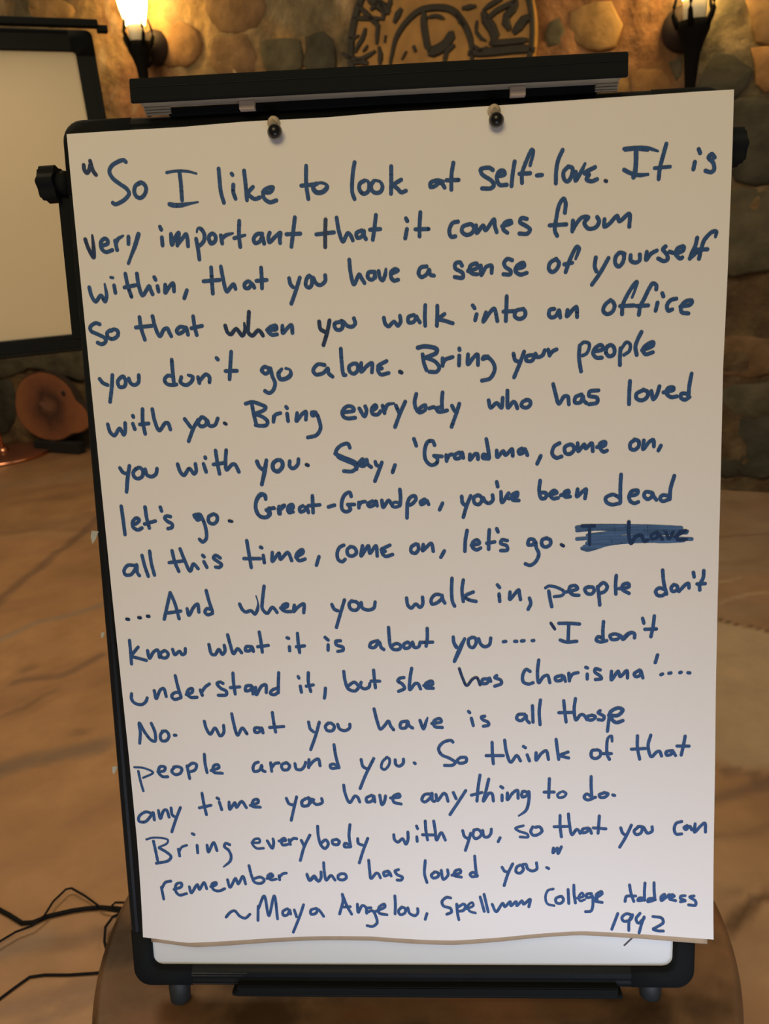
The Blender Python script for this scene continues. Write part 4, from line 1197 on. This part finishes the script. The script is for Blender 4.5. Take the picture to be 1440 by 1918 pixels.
3020,5586,395 2944,5608,394 2926,5655 2979,5664 3035,5602,395 3055,5666,394 3084,5690,393
3148,5433,397 3151,5542,395 3162,5652,394 3198,5693,393 3266,5686,394 3275,5647 3231,5623 3169,5653
3360,5610,395 3314,5633,394 3319,5680 3372,5673 3389,5634 3352,5610,395
3412,5611,395 3433,5675,394 3478,5668 3500,5614,395
3583,5456,397 3580,5569,395 3564,5662,394
3518,5617,395 3638,5617
3872,5568,395 3878,5638,394 3903,5686
3996,5591,395 3935,5734,393 3879,5845,392
3872,5563,395 3878,5631,394 3906,5678
3999,5587,395 3936,5702,394 3875,5850,392
4081,5573,395 4043,5596 4049,5674,394 4086,5693 4124,5644 4118,5582,395 4081,5573
4155,5591,395 4176,5653,394 4220,5686 4273,5663 4290,5586,395
4430,5633,395 4457,5629
4556,5631,395 4579,5632
4631,5629,395 4660,5626
4749,5628,395 4768,5626
k4958,5430,341 5001,5499,340
5046,5435,398 5171,5438 5273,5449,397
5156,5438,398 5147,5638,395
5059,5628,395 5125,5653 5243,5648
5536,5429,398 5529,5540,396 5533,5647,395
5529,5624,395 5478,5600 5456,5638 5500,5662 5573,5648
5653,5573,396 5609,5588 5624,5634,395 5690,5633 5719,5598,396 5668,5574 5726,5598 5748,5637,395 5814,5577,396 5843,5563
5748,5630,395 5799,5577,396 5843,5560 5875,5579 5875,5625,395
5961,5401,398 5976,5459
6088,5378,399 6077,5492,397 6054,5614,395
5988,5528,397 6111,5527
#12
114,6159,386 108,6228 143,6277,385 221,6295 272,6263 295,6215,386
387,6127,387 402,6225,386 459,6120,387 500,6102 523,6203,386
651,5949,389 669,6076,388 697,6207,386
685,6157,387 630,6156 587,6196,386 615,6238 696,6220
762,6183,386 836,6152,387 839,6112 799,6119 771,6175,386 815,6217 886,6218
932,6130,387 951,6195,386
946,6155,387 998,6091,388 1045,6059
1205,6055,388 1175,6038 1135,6053 1170,6110,387 1237,6152 1234,6193,386 1139,6199
1331,5932,390 1330,6057,388 1339,6187,386
1287,6108,387 1397,6101,388
1531,6086,388 1476,6093 1464,6149,387 1519,6142 1546,6102,388 1547,6191,386
1584,6111,387 1586,6200,386 1655,6096,388 1703,6081 1704,6178,387
1864,5940,390 1852,6068,388 1844,6181,387
1840,6124,387 1776,6147 1750,6187 1796,6204,386 1845,6173,387
2086,5990,389 2095,6009
2105,6106,388 2113,6178,387
2207,5947,390 2201,6059,388 2222,6172,387
2175,6107,388 2257,6093
2394,6136,387 2385,6208,386 2375,6256
2615,5940,390 2625,6052,388 2658,6149,387 2734,6175 2775,6128,388 2731,6071 2652,6117
2808,6072,388 2798,6120 2842,6153,387 2897,6130,388 2907,6090
2957,5932,390 2962,6044,389 2969,6140,387
2923,6062,388 3022,6064
3298,6027,389 3252,6034 3228,6065,388 3280,6106 3301,6155,387 3231,6190
3391,5918,390 3366,6052,389 3361,6172,387 3425,6101,388 3455,6102 3483,6166,387
3523,6127,388 3622,6113 3615,6077 3546,6104 3545,6152,387 3628,6161
k3929,5935,335 3964,6049,333 4007,6137,332 4077,6060,333 4122,6045 4158,6133,332
4249,6063,389 4189,6070 4181,6117,388 4241,6111 4265,6056,389 4279,6095,388
4348,6026,389 4325,6049 4392,6082 4398,6122,388 4323,6152
4722,5987,390 4678,5962 4639,6032,389 4646,6111,388 4705,6136 4753,6121
4820,5856,392 4804,6004,390 4817,6123,388 4870,6053,389 4915,6038 4941,6125,388
5078,6042,389 5004,6064 5011,6103,388 5070,6097,389 5093,6050 5115,6113,388
5153,6020,390 5159,6109,388
5160,6083,389 5197,6029,390 5256,6014
5342,5954,391 5360,5962,390
5357,6032,390 5357,6092,389
5500,5988,390 5448,5972 5441,6010 5500,6059,389 5515,6090 5448,6100
5625,6007,390 5625,6108,389 5699,6008,390 5721,6071,389 5794,6003,390 5802,6089,389
5933,5998,390 5875,6043 5890,6075,389 5941,6060 5945,6006,390 5971,6092,389
6129,5828,393 6105,5916,391
6168,6058,389 6187,6050,390
6255,6044,390 6277,6040
6375,6039,390 6389,6034
6462,6041,390 6483,6044
#13
153,6774,379 173,6641,380 171,6522,382 229,6642,380 293,6735,379 339,6752 349,6644,380 315,6528,382
446,6629,381 410,6678,380 420,6745,379 476,6746 513,6688,380 486,6630,381 438,6629
578,6681,380 597,6681
949,6514,382 966,6605,381 1008,6675,380 1069,6599,381 1125,6699,380 1168,6658 1174,6568,381
1280,6427,383 1295,6545,382 1331,6691,380 1393,6604,381 1443,6676,380
1605,6608,381 1542,6607 1539,6656,380 1586,6657 1621,6608,381 1633,6666,380
1759,6419,384 1767,6537,382 1782,6660,380
1716,6602,381 1881,6592
2176,6544,382 2191,6626,381 2228,6663,380
2300,6547,382 2249,6709,380 2181,6881,378
2405,6557,382 2369,6597,381 2385,6646 2447,6651 2473,6599 2429,6557,382 2389,6568
2513,6575,382 2533,6632,381 2595,6653 2651,6618 2653,6577,382
2942,6396,384 2971,6543,382 3005,6641,381 3053,6601 3102,6545,382 3123,6602,381 3156,6651
3317,6549,382 3247,6564 3237,6628,381 3298,6629 3324,6557,382 3338,6606,381 3375,6634
3463,6543,382 3500,6646,381 3530,6569,382 3551,6513,219
3599,6583,382 3706,6564 3692,6526,383 3623,6554,382 3628,6619,381 3715,6634
4019,6446,384 4033,6462
4050,6530,383 4070,6619,381
4202,6508,383 4164,6516 4178,6548,382 4238,6581 4245,6614 4184,6629,381
4655,6493,383 4580,6499 4564,6547 4609,6572,382 4662,6525,383 4670,6509 4677,6565,382 4706,6598
4743,6395,385 4747,6591,382
4834,6329,385 4818,6464,384 4826,6624,382
5094,6342,385 5105,6469,384 5119,6597,382
5038,6484,383 5195,6484,384
5225,6321,386 5210,6455,384 5231,6575,382 5284,6512,383 5321,6521 5351,6573,382
5403,6523,383 5358,6538 5373,6578,382 5425,6571 5448,6539,383 5411,6520
5500,6469,384 5478,6492,383 5545,6541 5530,6581,382 5478,6575
5597,6526,438 5700,6528 5752,6466,439 5700,6441 5611,6495,438 5626,6567,437 5678,6615,436 5753,6593,437
5604,6526,383 5582,6717,381
#14
60,7074,268 164,7084 280,7145,267 153,7211
104,7126,321 117,7244,319 141,7377,318
341,7137,374 419,7122 431,7080,375 375,7071 345,7137,374 389,7197,373 453,7201
544,7081,375 507,7131,374 544,7174 609,7158 630,7099,375 584,7074 535,7081
697,7067,375 716,7227,373
696,7084,375 764,7034 811,7052 789,7118,374 723,7143
917,6923,377 916,7036,375 931,7154,374
981,7129,374 1080,7089,375 1066,7055 1017,7071 1011,7147,374 1114,7165
1553,7029,376 1512,7045,375 1484,7103 1497,7145,374 1562,7129 1590,7071,375 1594,7130,374 1624,7147
1699,7039,376 1704,7145,374
1701,7106,375 1750,7049 1797,7041,376
1876,7042,376 1827,7066,375 1839,7125 1895,7126 1921,7076 1884,7037,376
1986,7052,375 1998,7119 2052,7128 2094,7087 2113,7037,376
2154,7005,376 2144,7104,375
2149,7088,375 2208,7022,376 2264,6998 2280,7081,375
2457,6824,378 2470,6960,377 2501,7109,375
2494,7093,375 2441,7062 2401,7075 2407,7111 2493,7109
2764,7010,376 2783,7097,375 2829,7127
2912,6999,376 2810,7197,374 2736,7370,372
3068,6985,323 3011,7042,322 2997,7116,321 3031,7137 3087,7076,322 3091,7002,323 3060,6988
3160,7020,376 3165,7077,375 3203,7099 3251,7062,376 3256,7013
3378,7059,376 3390,7069
3832,6814,379 3814,6793 3722,6815 3666,6888,378 3694,6962,377 3792,7013,376 3852,7063 3821,7095,375 3728,7097
3908,7006,376 3876,7038 3898,7072 3975,7056 3977,7007 3915,7001
4279,6825,379 4280,6955,377 4288,7086,375
4207,6986,377 4405,6989
4423,6803,379 4436,6925,378 4487,7072,376 4557,6992,377 4598,7057,376
4634,6882,378 4657,6899
4675,6985,377 4700,7059,376
4777,6962,377 4776,7052,376 4837,6971,377 4891,6940 4917,7046,376
5005,6804,379 5019,6934,378 5033,7048,376
5139,6960,377 5056,6991 5034,6999 5086,7016 5146,7033,376
5455,6941,378 5410,6948,377 5402,7021 5447,7046,376 5500,7014,377 5500,6957 5463,6937,378
5634,6839,325 5627,6774,326 5590,6798,325 5575,6910,378 5582,7007,377 5605,7056,376
5537,6987,377 5627,6988
5917,6779,380 5918,6916,378 5944,7061,376
5851,6939,378 6007,6933
6065,6774,380 6037,6901,378 6075,7034,376 6134,6975,377 6164,6968 6187,7024
6290,6962,377 6238,6977 6246,7017 6298,7002 6305,6962 6343,7022
6445,6788,380 6429,6892,378 6405,7016,377
6356,6907,378 6489,6909
#15
209,7663,368 146,7646 59,7705,367 53,7765,366 126,7774 216,7681,367 234,7655,368 242,7750,367
302,7630,368 317,7733,367 367,7631,368 400,7623 424,7717,367
459,7598,368 467,7692,367 506,7718
573,7594,369 513,7727,367 441,7907,365
849,7415,371 860,7542,369 881,7688,367
802,7601,368 946,7569,369
1026,7476,370 1046,7490
1049,7527,369 1071,7626,368
1167,7529,369 1168,7622,368 1238,7538,369 1250,7598 1320,7522 1370,7602
1420,7574,369 1519,7533 1513,7499,370 1465,7507 1443,7583,369 1538,7597
1857,7486,370 1884,7554,369 1931,7571
1980,7470,370 1946,7588,369 1898,7766,367
2094,7489,370 2045,7522 2041,7581,369 2097,7581 2148,7523,370 2110,7489
2181,7506,370 2157,7498
2087,7489,370 2037,7530,369 2042,7572 2105,7582 2132,7523,370 2119,7480 2149,7506 2209,7566,369 2281,7541 2276,7491,370
2545,7326,372 2556,7427,371 2605,7545,369 2672,7462,370 2702,7479 2723,7538,369
2868,7456,371 2804,7489,370 2810,7539,369 2873,7523,370 2891,7464 2901,7540,369
2962,7457,371 2984,7575,369 3014,7533,370 3029,7466
3086,7492,370 3196,7476 3189,7443,371 3118,7475,370 3123,7543,369 3208,7569
3555,7447,371 3485,7455 3451,7521,370 3482,7547,369 3554,7489,370 3571,7439,371 3575,7531,370 3598,7540
3617,7456,371 3630,7532,370 3710,7441,371 3733,7458 3754,7541,370
3819,7434,371 3848,7509,370
3963,7411,371 3869,7559,369 3772,7709,368
4132,7223,374 4106,7379,372 4089,7545,370
4026,7470,371 4150,7438
4231,7274,373 4197,7414,371 4163,7546,370 4235,7447,371 4265,7456 4279,7547,370
4367,7369,372 4390,7386
4380,7474,371 4379,7545,370
4442,7450,371 4441,7533,370 4503,7451,371 4557,7418 4564,7518,370
4672,7444,371 4618,7435 4610,7501,370 4664,7486 4687,7436,371 4686,7552,370 4653,7668,368 4568,7737,210
4925,7283,373 4919,7406,371 4915,7513,370
4863,7447,371 4977,7448
5053,7449,318 5015,7481 5029,7515,317 5090,7507 5114,7466,318 5076,7441
5399,7265,373 5399,7396,372 5409,7527,370
5402,7511,370 5349,7477,371 5318,7518,370 5356,7552 5447,7520
5538,7471,371 5492,7487 5500,7520,370 5553,7521 5591,7480,371 5545,7463
5644,7494,370 5666,7501
#16
121,8003,260 189,7983 295,7984 383,8010 371,8054,259 268,8105
267,8114,362 360,8175,361 405,8228 368,8280,360 217,8314
206,8026,363 222,8157,362 236,8279,360
503,8133,362 512,8220,361
508,8168,310 546,8107 610,8082,311
688,7932,364 710,7944
736,8083,363 736,8182,361
858,8083,363 867,8170,362 942,8049,363 974,8154,362
1134,8077,363 1087,8059 1068,8102,362 1113,8146 1140,8216,361 1127,8285,360 1040,8363,205
1403,8053,311 1500,8045 1495,8002,312 1438,8010 1410,8062,311 1455,8123,310 1543,8123
1593,8029,363 1648,8124,362 1669,8047,363 1664,8004,364
1734,8030,363 1815,8022 1801,7996,364 1759,8022,363 1779,8082 1836,8074
1856,8014,364 1868,8074,363
1862,8040,363 1913,7997,364 1948,8001
2004,8024,363 2028,8084
2110,7956,364 2035,8101,362 1976,8282,360
2209,7842,366 2210,7965,364 2236,8085,363 2281,8129,362 2324,8069,363 2295,8017,364 2229,8068,363
2431,8010,364 2374,8027,363 2380,8069 2435,8078 2457,8036 2423,8010,364
2594,7824,366 2576,7968,364 2590,8105,362
2579,8080,363 2524,8062 2514,8105,362 2585,8109
2677,8003,364 2683,8063,363 2737,8089
2796,8001,364 2734,8158,362 2682,8312,360
3106,7956,364 3112,8016 3150,8050,363 3207,8008,364 3243,8076,363 3269,8025,364 3273,7923,365
3377,7848,366 3389,7882,365
3376,7984,364 3378,8043,363
3481,7787,366 3485,7908,365 3500,8024,364
3444,7959,364 3577,7963
3580,7788,366 3594,7909,365 3606,8028,364 3664,7935,365 3708,8029,364
3914,7912,365 3935,7989,364 3974,8014
4007,7947,365 3972,8065,363 3939,8163,362
4046,7905,365 4032,7972,364 4059,8015 4106,7998 4131,7948,365 4093,7900 4054,7905
4147,7914,365 4161,7990,364 4200,7999 4239,7957 4248,7898,365
4347,8009,364 4323,8059,363
4620,7860,313 4527,7893 4565,7927 4664,7969,312 4672,8003 4579,8002
4727,7878,366 4703,7936,365 4734,7984,364 4795,7971 4834,7929,365 4804,7878,366 4758,7883,365
5043,7739,367 5042,7872,366 5056,8006,364
4973,7880,366 5149,7877
5139,7723,368 5149,7840,366 5179,7982,364 5233,7916,365 5256,7933 5271,7966,364
5363,7900,365 5302,7916 5294,7958 5348,7950 5378,7909 5401,7968,364
5492,7752,367 5485,7860,366 5477,7968,364
5424,7901,365 5566,7914
5736,7904,365 5759,7971,364 5789,7996
5857,7872,366 5797,8013,364 5725,8146,362
5933,7897,365 5888,7947 5911,7989,364 5964,7972 5978,7898,365 5933,7889,366 5993,7898,365 6039,7973,364 6092,7949,365 6092,7895
6422,7827,366 6362,7851 6341,7926,365 6364,7984,364 6424,7981
6483,7877,366 6449,7902,365 6469,7927 6513,7886,366 6536,7928,365
6572,7853,366 6567,7956,365 6626,7887,366 6677,7841 6687,7951,365
#17
255,8623,356 275,8774,354
263,8632,356 310,8561,357 378,8544
410,8650,356 504,8615 507,8571,357 449,8580 426,8659,356 470,8722,355 562,8704
602,8616,356 621,8695,355 703,8590,356 723,8652 787,8564,357 814,8643,356
865,8617,356 933,8591 935,8564,357 884,8582 895,8652,356 959,8674,355 1035,8644,356
1076,8530,357 1102,8627,356 1176,8513,357 1203,8583 1267,8487,358 1293,8584,357
1350,8348,359 1373,8479,358 1408,8566,357 1489,8576 1524,8532 1478,8497,358 1412,8514,357
1558,8515,357 1633,8480,358 1610,8454 1568,8488 1605,8532,357 1671,8524
1706,8480,358 1711,8533,357
1708,8498,358 1756,8454 1797,8446
2045,8473,358 2074,8543,357 2132,8500,358 2155,8535,357
2046,8461,358 2074,8535,357 2133,8483,358 2178,8553,357 2212,8509,358 2217,8431
2255,8310,360 2257,8431,358 2275,8536,357 2335,8475,358 2380,8536,357
2464,8450,358 2423,8475 2421,8519,357 2476,8533 2518,8502,358 2504,8458 2456,8453
2795,8279,360 2801,8417,359 2813,8512,358 2880,8443 2903,8452 2925,8504
3024,8418,359 2968,8435,358 2974,8478 3022,8461 3036,8435 3053,8479
3144,8398,359 3103,8418 3125,8462,358 3188,8497 3170,8531,357 3123,8531
3464,8286,360 3450,8455,358 3475,8562,357
3570,8430,359 3529,8473,358 3551,8507 3607,8490 3616,8447 3578,8430,359
3649,8413,359 3669,8525,357 3726,8474,358 3723,8405,359
3773,8474,358 3876,8440 3869,8406,359 3814,8422 3797,8474,358 3883,8500
4046,8236,361 4051,8355,360 4063,8493,358
4064,8467,358 4018,8441 3986,8466 4008,8496 4071,8484
4363,8383,359 4393,8434 4432,8443,358
4488,8341,360 4432,8460,358 4382,8615,356
4573,8358,360 4534,8384,359 4525,8444,358 4572,8461 4612,8410,359 4597,8359,360 4643,8350 4658,8402,359 4712,8436 4767,8411 4765,8334,360
4883,8394,359 4906,8408
4963,8149,362 4958,8208,361 5009,8149,362 5016,8217,361 5055,8133,362
#18
1029,9008,353 1087,8945 1137,8928 1198,8999 1262,9026 1323,8976
1428,8875,353 1415,9058
1431,8902,353 1510,8743,355 1550,9000,353 1632,8743,355 1654,9044,353
1784,8911,353 1725,8947 1730,9000 1779,8991 1808,8929 1817,8982
1865,8929,353 1887,9018
1982,8859,353 1934,8991 1835,9223
2134,8907,353 2068,8930 2065,8983 2122,8974 2157,8921 2180,8948 2217,9010
2459,8720,355 2463,8799,354 2413,8975,353
2459,8720,355 2507,8869,353 2559,8975
2439,8887,353 2547,8878
2634,8843,354 2640,8949,353 2693,8861 2732,8879 2741,8958
2796,8887,353 2747,8896 2753,8940 2811,8923 2855,9011 2860,9081 2801,9126 2741,9117
2850,8932,353 2965,8870 2959,8839,354 2893,8879,353 2890,8949 2985,8972
3088,8731,355 3090,8836,354 3082,8958,353
3165,8871,353 3123,8923 3145,8967 3202,8941 3204,8888 3165,8871
3237,8880,353 3258,8950 3321,8976 3354,8941 3353,8889
3462,8950,353 3439,9021
3749,8759,355 3702,8750 3645,8802,354 3659,8855,353 3745,8890 3752,8934 3696,8960
3818,8838,354 3823,8942,353 3837,9030
3833,8873,353 3897,8838,354 3920,8855,353 3895,8916 3847,8925
3935,8899,302 4015,8856,303 4000,8821 3952,8855 3966,8925,302 4037,8952
4097,8752,355 4140,8934,353
4144,8721,355 4187,8943,353
4236,8848,354 4281,8943,353 4362,8839,354 4385,8883,353 4449,8822,354 4456,8874,353 4519,8822,354 4526,8874,353 4590,8814,354 4605,8857,353 4684,8797,354 4667,8892,353
4958,8669,305 4896,8686 4864,8772,304 4886,8858,303 4964,8884
5043,8764,355 4988,8789,354 4988,8841 5034,8858,353 5074,8815,354 5051,8764,355 5020,8772,354
5129,8678,356 5136,8859,353
5196,8622,356 5198,8738,355 5213,8850,354
5229,8790,304 5307,8764 5291,8721 5252,8773 5268,8825,303 5322,8808
5400,8730,355 5346,8739 5345,8782,354 5392,8773 5407,8756,355 5415,8877,353 5392,8954 5329,8963
5438,8791,354 5523,8731,355 5516,8705 5454,8748 5462,8808,354 5438,8825 5523,8843
5786,8826,354 5801,8766,355 5908,8758
5838,8621,356 5854,8723,355 5886,8826,354
6015,8596,357 6008,8707,355 6009,8810,354
6008,8784,354 5947,8784 5932,8813 6009,8806
6118,8591,357 6119,8690,356 6127,8801,354
6116,8784,354 6055,8793 6047,8827 6131,8801
6215,8767,355 6238,8733 6200,8759 6200,8810,354 6246,8776 6291,8734,355
6292,8776,354 6345,8751,355 6322,8734 6292,8785,354 6361,8807
6467,8743,355 6421,8751 6414,8777,354 6468,8803 6415,8819
6566,8743,355 6520,8757 6582,8803,354 6583,8854 6507,8854
#19
5702,8981,353 5632,9180
5872,8999,353 5802,8981 5748,9033 5772,9076 5849,9050 5871,8990 5833,9068 5826,9189
5956,8973,353 5910,9042 5934,9094 6003,9033
6003,9016,353 5973,9103 5943,9215
6103,9008,353 6203,9025 6219,9077 6143,9137 6104,9163 6159,9181 6220,9181
"""
LINES = {}
cur = 0
for L_ in STROKES.strip().split('\n'):
    if L_[0] == '#': cur = int(L_[1:]); continue
    dk = L_[0] == 'k'; w_ = 420; pts = []
    for t in L_.lstrip('k').split():
        q = t.split(',')
        if len(q) > 2: w_ = int(q[2])
        pts.append((int(q[0]) * 1e-4, int(q[1]) * 1e-4, w_ * 1e-5))
    LINES.setdefault(cur, []).append((dk, pts))
rn = random.Random(3)
def ink_mesh(name, strokes, lift, dark=()):
    V = []; F = []; MI = []
    NS = 10
    for di, pts in [(0, q) for q in strokes] + [(1, q) for q in dark]:
        P = smooth_pts([(u, v, wd * 3) for u, v, wd in pts], 0.0011)
        prev = None
        for i, p in enumerate(P):
            r = p.z / 3 / 2 * (1 + rn.uniform(-.05, .05))
            z = lift + di * 2e-4 + wdisp(p.x, p.y) + rn.uniform(0, 1e-5)
            k = len(V)
            V += [(p.x + r * math.cos(2 * math.pi * a / NS), -p.y + r * math.sin(2 * math.pi * a / NS), z) for a in range(NS)]
            F.append(tuple(range(k, k + NS))); MI.append(di)
            if prev is not None:
                q, rq, zq = prev; d = Vector((p.x - q.x, -(p.y - q.y)))
                if d.length > 1e-6:
                    d.normalize(); nx, ny = -d.y, d.x; k = len(V)
                    V += [(q.x + nx * rq, -q.y + ny * rq, zq), (q.x - nx * rq, -q.y - ny * rq, zq), (p.x - nx * r, -p.y - ny * r, z), (p.x + nx * r, -p.y + ny * r, z)]
                    F.append((k, k + 1, k + 2, k + 3)); MI.append(di)
            prev = (p, r, z)
    me = bpy.data.meshes.new(name); me.from_pydata(V, [], F); me.update()
    for m_ in ((INKL, INKD) if name == 'crossing_out' else (INK, INKD)): me.materials.append(m_)
    me.polygons.foreach_set('material_index', MI); return me
for ln in sorted(LINES):
    a = [p for dk, p in LINES[ln] if not dk]; b = [p for dk, p in LINES[ln] if dk]
    if ln == 9:
        # the crossed-out words stand apart from the legible writing of the line
        c = [p for p in a if min(q[0] for q in p) > 0.505]; a = [p for p in a if not min(q[0] for q in p) > 0.505]
        d = [p for p in b if min(q[0] for q in p) > 0.505]; b = [p for p in b if not min(q[0] for q in p) > 0.505]
        o = link('crossing_out', ink_mesh('crossing_out', c, 0.00035, d), INKL, top, False, BX)
        o['label'] = 'two words scribbled over with broad blue marker strokes'
    link('handwritten_line', ink_mesh('handwritten_line', a, 0.0004, b), INK, top, False, BX)

# ------------------------------------------------------------------ second easel, further back on the left
yw = 0.3816
AX = Vector((math.cos(yw), math.sin(yw), 0)); NN = Vector((math.sin(yw), -math.cos(yw), 0))
TRc = Vector((-0.8528, 2.8808, 2.0101)); TLc = TRc - AX * 0.69
B2 = Matrix((AX, Vector((0, 0, 1)), NN)).transposed().to_4x4(); B2.translation = TLc + NN * 0.010
mid2 = TLc + AX * 0.345
e2 = root('whiteboard_easel', (mid2.x, mid2.y, 0), label='black framed easel board with blank cream panel, behind on the left, facing right', cat='easel')
board_easel(B2, [(0, 0), (0.69, 0), (0.69, 1.02), (0, 1.02)], 0.062, e2, CREAMB)
box('top_clamp', (0.36, 0.012, 0.012), (0.70, 0.022, 0.03), BLACK, e2, B2, bevel=.003)
box('clamp_end', (0.722, -0.002, 0.010), (0.034, 0.020, 0.03), BLACK, e2, B2 @ Matrix.Translation((.0, .0, 0)), bevel=.003)
cp = TLc - AX * 0.22 - NN * 0.06
CT = Matrix.Translation((cp.x, cp.y, 0))
lathe('column', [(0.0, 0.02), (0.018, 0.02), (0.018, 1.7), (0.0, 1.7)], RAIL, e2, CT, n=16)
lathe('round_foot', [(0.0, 0.0), (0.13, 0.0), (0.13, 0.012), (0.03, 0.03), (0.0, 0.03)], BLACK, e2, CT, n=40)
box('cross_bar', (0.20, -0.5, -0.045), (0.90, 0.04, 0.02), RAIL, e2, B2, bevel=.003)
bpy.context.view_layer.update()
